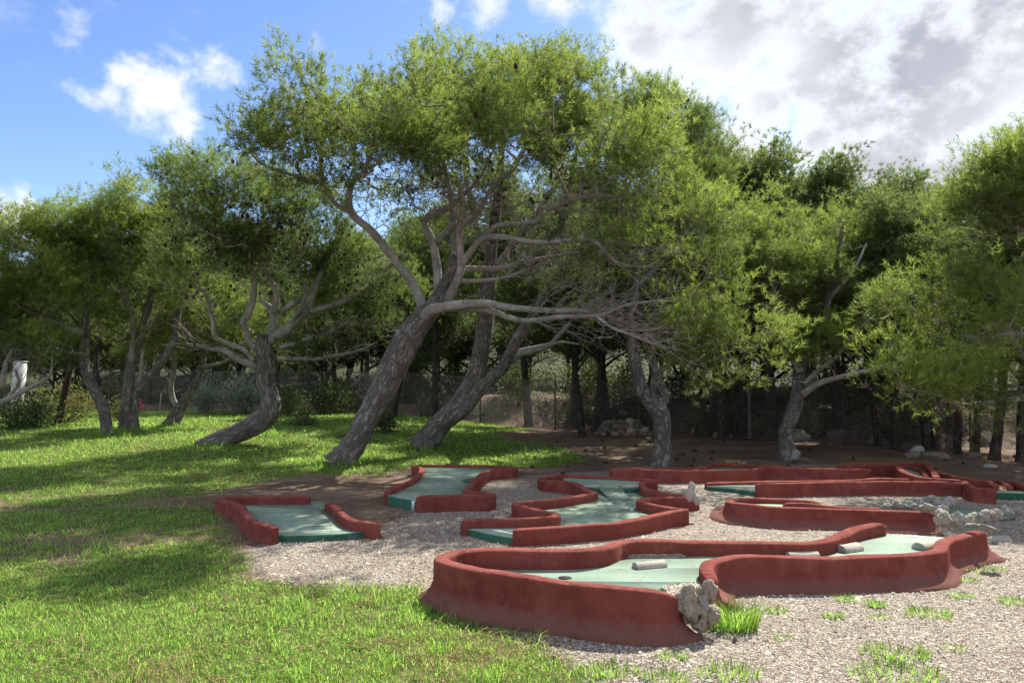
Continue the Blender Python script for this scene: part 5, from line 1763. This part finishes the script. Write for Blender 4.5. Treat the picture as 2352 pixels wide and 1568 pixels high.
# a low second storey closes the view under the crowns
lows = [protot(311, 4.2, .5, 2.0, (.1, 0), 520, shoots=8), protot(312, 3.6, .4, 2.2, (-.1, .1), 520, shoots=8)]
lused = [False, False]
for k in range(64):
    x = -30 + 60 * (k + rr.random()) / 64
    fy = float(fence_y(np.array([x]))[0])
    y = fy + rr.choice([4.5, 7, 10, 14, 20]) + rr.uniform(-1, 1)
    j = rr.randrange(2)
    lab, gr, q = 'bushy young pine with branches to the ground beyond the fence', 'young pines beyond the fence', (x, y, to_ground(x, y))
    sc = rr.uniform(.75, 1.15)
    if not lused[j]:
        lused[j] = True
        place(lows[j], q, rr.uniform(0, 6), sc, lab, gr)
    else:
        copy_tree(lows[j], q, rr.uniform(0, 6), sc, lab, gr)

# the snapped trunk
b = gnd(2019, 1022)
root = thing('dead_trunk', 'snapped dead trunk with a splintered top beside the swollen-footed pine', 'dead tree', b)
tp, trd = tr([(2021, 1026, 17), (2015, 990, 16), (2006, 950, 16), (1997, 915, 15), (1988, 890, 13)], b[1])
V, f, P, _ = wood_tube(tp - b, trd, 12, np.random.default_rng(4), .08, .2)
t_ = link('trunk', mesh_np('trunk', V, f, M['bark_dark'], True, WA), root)
ch = [(np.array([P[-1], P[-1] + np.array(d) * .5, P[-1] + np.array(d)]), np.array((.035, .022, .004))) for d in ((-.12, 0, .12), (.03, .02, .24), (.10, .0, .10), (-.22, .02, .02), (.16, -.02, -.04))]
V, f = tubes(ch, 5)
link('splinters', mesh_np('splinters', V, f, M['log'], False), root)
# low crooked dead stem behind the double pine
b = gnd(1050, 962)
root = thing('dead_trunk', 'low crooked dark stem bending along the ground behind the two slanting stems', 'dead tree', b)
tp, trd = tr([(1045, 950, 18), (1062, 946, 18), (1085, 956, 18), (1104, 965, 17), (1116, 950, 16), (1124, 930, 14), (1142, 913, 10)], b[1])
V, f, P, _ = wood_tube(tp - b, trd, 10, np.random.default_rng(6), .06, 0)
link('trunk', mesh_np('trunk', V, f, M['bark_dark'], True, WA), root)

# ------------------------------------------------------------------ shrubs
def leaves(c, d, L, W, tint, r):
    """bent leaf = two triangles"""
    n = len(c)
    d = d / (np.linalg.norm(d, axis=1)[:, None] + 1e-9)
    s = np.cross(d, r.normal(size=(n, 3)))
    s /= np.linalg.norm(s, axis=1)[:, None] + 1e-9
    V = np.stack([c, c + d * (L * .5)[:, None] + s * (W / 2)[:, None], c + d * L[:, None], c + d * (L * .5)[:, None] - s * (W / 2)[:, None]], 1).reshape(-1, 3)
    q = np.arange(n)[:, None] * 4
    f = np.concatenate([q + [[0, 1, 2]], q + [[0, 2, 3]]], 1).reshape(-1, 3)
    return V, f, np.repeat(np.clip(tint, 0, 1), 4)


def shrub(label, p, w_, h, n, L, W, m, seed, group=None, stems=7, name='shrub', clump=10, flat=.0):
    r = np.random.default_rng(seed)
    root = thing(name, label, 'shrub', p, group)
    ch, C, Dv = [], [], []
    for k in range(stems * 3):
        a = r.uniform(0, 6.28)
        rad = w_ / 2 * math.sqrt(r.random())
        tip = np.array((math.cos(a) * rad, math.sin(a) * rad, h * (1 - .45 * (rad / (w_ / 2)) ** 2) * r.uniform(.55, 1.0)))
        foot = np.array((tip[0] * .12, tip[1] * .12, -.03))
        t = np.linspace(0, 1, 5)[:, None]
        q = foot + (tip - foot) * t + r.normal(size=3) * .06 * h * np.sin(np.pi * t)
        ch.append((q, np.linspace(.012, .004, 5) * (h / .8) ** .5))
        for t in range(2, 5):
            C.append(q[t])
            Dv.append(tip - foot)
    V, f = tubes(ch, 4)
    link('stems', mesh_np('stems', V, f, M['twig'], True), root)
    C, Dv = np.array(C), np.array(Dv)
    idx = r.integers(0, len(C), n)
    sp = .13 * w_ ** .5
    c = C[idx] + r.normal(size=(n, 3)) * sp
    c[:, 2] = np.maximum(c[:, 2], .02)
    d = r.normal(size=(n, 3)) * .8 + (c - C[idx]) / sp * .7 + np.array((0, 0, .4))
    V, f, t = leaves(c, d, L * r.uniform(.6, 1.3, n), W * r.uniform(.7, 1.2, n), .5 + .3 * vnoise(c + seed, 3) + r.normal(0, .12, n), r)
    link('foliage', mesh_np('foliage', V, f, m, False, {'tint': t}), root)
    return root


SH = [('silvery leaved bush left of the kinked pine', 474, 950, 85, 75, 1500, .17, .035, 'oleander'),
      ('silvery leaved bush touching the kinked pine trunk', 556, 950, 95, 90, 1800, .17, .035, 'oleander'),
      ('dark rounded bush right of the kinked pine trunk', 668, 958, 95, 78, 2600, .08, .03, 'shrub'),
      ('tall leafy bush near the fence behind the lawn', 756, 950, 95, 85, 2000, .13, .04, 'shrub'),
      ('yellow-green bush against the fence left of the largest pine', 818, 946, 75, 45, 1300, .10, .04, 'shrub_y'),
      ('low dark weeds on the lawn below the dark rounded bush', 692, 976, 60, 28, 900, .09, .02, 'shrub'),
      ('little green shrub growing right of the largest trunk', 882, 992, 55, 50, 900, .10, .03, 'shrub'),
      ('open leafy bush round the short dark pine at left', 150, 968, 150, 85, 1500, .16, .035, 'shrub_y'),
      ('dark bush at the left edge in front of the white pillar', 40, 982, 150, 60, 3000, .09, .04, 'shrub'),
      ('thin leafy sapling between the bowed and the twin-stemmed pine', 273, 966, 35, 55, 350, .11, .03, 'shrub_y'),
      ('green bush behind the twin-stemmed pine', 300, 925, 130, 65, 1500, .13, .045, 'shrub_y'),
      ('green hedge-like bush beyond the crooked small pine', 470, 915, 110, 50, 1400, .13, .045, 'shrub')]
for k, (lab, u, v, wpx, hpx, n, L, W, m) in enumerate(SH):
    p = gnd(u, v)
    s = p[1] / F
    shrub(lab, p, wpx * s, hpx * s, n, L, W, M[m], 400 + k)
fp = gnd(322, 958)
fl = thing('flower_cluster', 'small bunch of pink flowers beside the twin-stemmed pine', 'flowers', fp)
ch = [(np.array([(0, 0, -.02), (x * .6, y * .6, .22), (x, y, z)]), np.array((.006, .005, .004))) for x, y, z in ((.0, 0, .42), (.05, .02, .34), (-.04, .03, .52), (.02, -.03, .28))]
V, f = tubes(ch, 4)
link('stems', mesh_np('stems', V, f, M['twig']), fl)
O, Fo = ICO1
for c, _ in ch:
    link('bloom', mesh_np('bloom', c[-1] + O * (1 + .3 * vnoise(O * 3, 2))[:, None] * .04, Fo, M['flower']), fl)
BG_ = 'bushes on the bank beyond the wire fence'
rb = random.Random(9)
for k in range(30):
    x = -13 + 27 * (k + rb.random()) / 30
    y = float(fence_y(np.array([x]))[0]) + rb.uniform(2.2, 6.5)
    m = rb.choice(['shrub', 'shrub_y', 'shrub', 'shrub', 'oleander' if abs(x - 5) < 1.5 else 'shrub'])
    shrub('scrubby bush on the bank beyond the wire fence', (x, y, to_ground(x, y)), rb.uniform(1.2, 2.4), rb.uniform(.8, 1.7), 1100, .13, .05, M[m], 500 + k, BG_, 6)

for k in range(20):
    x = -3.5 + 14 * (k + rb.random()) / 20
    y = float(fence_y(np.array([x]))[0]) + rb.uniform(.6, 2.0)
    shrub('low scrub growing at the foot of the bank just behind the wire fence', (x, y, to_ground(x, y)), rb.uniform(.6, 1.3), rb.uniform(.3, .7), 600, .10, .035, M[rb.choice(['shrub', 'shrub_y', 'shrub'])], 600 + k, 'low scrub along the foot of the bank', 5)

# ------------------------------------------------------------------ wire fence
fn = thing('chain_link_fence', 'rusty chain-link fence with thin steel posts running behind the trees', 'fence', (0, 0, 0))


def fence_path():
    P = [p for p in FENCE[1:-1]]
    s, out = 0, []
    seg = [np.linalg.norm(P[i + 1] - P[i]) for i in range(len(P) - 1)]
    return np.array(P), np.concatenate([[0], np.cumsum(seg)])


FP, FS = fence_path()


def fpt(s, h):
    x = np.interp(s, FS, FP[:, 0])
    y = np.interp(s, FS, FP[:, 1])
    return np.column_stack([x, y, terrain(x, y) + h])


FH = 1.45
pitch = .075
chs = []
for s0 in np.arange(-FH, FS[-1], pitch):
    for sg in (0, 1):
        hh = np.array((0.03, FH / 2, FH))
        s = s0 + (hh if sg == 0 else FH - hh)
        if s.min() < 0 or s.max() > FS[-1]:
            continue
        chs.append((fpt(s, hh) + (0, .006 * sg, 0), np.full(3, .0030)))
V, f = tubes(chs, 3)
tag(link('wire_mesh', mesh_np('wire_mesh', V, f, M['wire']), fn), kind='stuff')
for h in (.05, .72, FH):
    s = np.arange(0, FS[-1], .4)
    V, f = tubes([(fpt(s, h) - (0, .012, 0), np.full(len(s), .0042))], 5)
    link('tension_wire', mesh_np('tension_wire', V, f, M['wire'], True), fn)
pm = None
for s in np.arange(.6, FS[-1], 2.6):
    p = fpt(np.array([s]), 0)[0]
    if pm is None:
        V, f = tubes([(np.array([(0, 0, -.2), (0, 0, 1.55)]), np.array((.026, .026)))], 8)
        n8 = np.array([np.arange(8) + 8])
        pm = mesh_np('post', V, [f, n8], M['metal'], False)
    link('post', pm, fn, p - (0, .04, 0))
p = gnd(1660, 1004)
V, f = tubes([(np.array([(0, 0, -.1), (0, 0, 1.5)]), np.array((.045, .045))), (np.array([(-.75, -.1, -.05), (0, 0, 1.05)]), np.array((.022, .022))), (np.array([(.9, -.1, -.05), (0, 0, 1.1)]), np.array((.024, .024)))], 8)
link('braced_post', mesh_np('braced_post', V, f, M['metal']), fn, p)
p = gnd(1722, 1006)
V, f = tubes([(np.array([(0, 0, -.1), (0, 0, 1.35)]), np.array((.04, .04)))], 10)
link('post', mesh_np('grey_post', V, [f, np.array([np.arange(10) + 10])], M['wire']), fn, p)

# ------------------------------------------------------------------ small things
p = gnd(40, 975)
p = at(37, 940, 24.0)
p[2] = to_ground(p[0], p[1])
V, f = box_np(-.15, .15, -.12, .12, -.1, 1.72)
V[:, 0] += np.where(V[:, 2] > 1, .10, -.02)
pil = thing('pillar', 'white plastered slanting pillar behind the trees at the left edge', 'pillar', p)
link('shaft', mesh_np('shaft', V, f, M['plaster']), pil)
V, f = box_np(-.07, .27, -.14, .14, 1.715, 1.75)
link('coping', mesh_np('coping', V, f, M['plaster']), pil)
p = gnd(366, 952)
V, f = tubes([(np.array([(0, 0, -.05), (.02, 0, .35), (.05, 0, .72)]), np.array((.022, .02, .016)))], 6)
tag(link('wooden_stake', mesh_np('wooden_stake', V, [f, np.array([np.arange(6) + 12])], M['stake']), None, p), 'thin bare wooden stake standing in the lawn left of the crooked small pine', 'stake')

# dry-stone pile
sp = gnd(1436, 1000)
pile = thing('stone_pile', 'low heap of loose fieldstones under the pines by the fence', 'stone pile', sp)
rs = random.Random(3)
xs0, xs1 = gnd(1374, 1000)[0] - sp[0], gnd(1500, 1000)[0] - sp[0]
for lay in range(4):
    n = 15 - lay * 2
    for k in range(n):
        t = (k + rs.random() * .7) / n
        x = xs0 + (xs1 - xs0) * (t * (1 - .12 * lay) + .03 * lay)
        s = rs.uniform(.06, .12)
        q = (x, rs.uniform(-.18, .18) * (1 - .2 * lay), .05 + lay * .10)
        stone(pile, 'dark' if rs.random() < .7 else 'warm', q, (s * 1.3, s, s * .75), None, 700 + lay * 20 + k)

# rocks lying about on the right
for k, (u, v, wpx, hpx, key, lab) in enumerate([
        (2110, 1036, 34, 14, 'pale', 'flat grey rock at the foot of the close pair of dark pines'), (2150, 1050, 60, 16, 'dark', 'long low rock outcrop below the close pair of dark pines'), (2095, 1048, 50, 12, 'dark', 'dark ledge of rock left of the long outcrop'),
        (2232, 1048, 46, 10, 'dark', 'low rock by the curved-footed pine'), (2275, 1072, 32, 9, 'pale', 'flat pale stone behind the far right lane'), (2340, 1098, 30, 8, 'dark', 'small rock at the right edge behind the last lane'),
        (1490, 1008, 14, 7, 'warm', 'single fieldstone fallen in front of the heap'), (1842, 1056, 34, 8, 'dark', 'root-like stone right of the slim pale pine'), (2290, 1240, 60, 12, 'pale', 'flat stone slab in the gravel in front of the stone border'), (1688, 1475, 13, 12, 'dark', 'fist-sized brown stone lying in the open gravel'),
        (1932, 962, 0, 0, '', '')]):
    if not lab:
        continue
    p = gnd(u, v)
    s = p[1] / F
    o = link('rock', rock_mesh(800 + k, M['rock_' + key], ICO2, .32), None, p)
    o.scale = (wpx * s / 2, wpx * s / 2.6, hpx * s)
    tag(o, lab, 'rock')
# blocks of the rock face behind the fence
RG = 'blocks of the rocky bank behind the fence'
for k in range(16):
    x = 2.0 + 12 * (k + rs.random()) / 16
    y = float(fence_y(np.array([x]))[0]) + rs.uniform(.5, 2.0)
    o = link('boulder', ROCKS['warm' if rs.random() < .4 else 'dark'][rs.randrange(5)], None, (x, y, to_ground(x, y) - .02))
    s = rs.uniform(.12, .34)
    o.scale = (s * 1.3, s, s * .8)
    o.rotation_euler = (rs.uniform(-.3, .3), rs.uniform(-.3, .3), rs.uniform(0, 6.28))
    tag(o, 'rough boulder in the rocky bank behind the wire fence', 'rock', RG)

# fallen cones
cm = None
for k in range(46):
    while True:
        u, v = rs.uniform(1180, 2340), rs.uniform(1008, 1095)
        q = gnd(u, v)
        if off_lanes(np.array([q[0]]), np.array([q[1]]))[0]:
            break
    if cm is None:
        O, Fo = ICO1
        cm = mesh_np('pine_cone', O * (1 + .25 * vnoise(O * 9, 2))[:, None] * np.array((.03, .03, .042)), Fo, M['cone'])
    o = link('pine_cone', cm, None, q + (0, 0, .022))
    o.rotation_euler = (1.2, rs.uniform(0, 3), rs.uniform(0, 6))
    tag(o, 'fallen dark pine cone on the bare ground under the pines', 'pine cone', 'fallen pine cones under the trees')
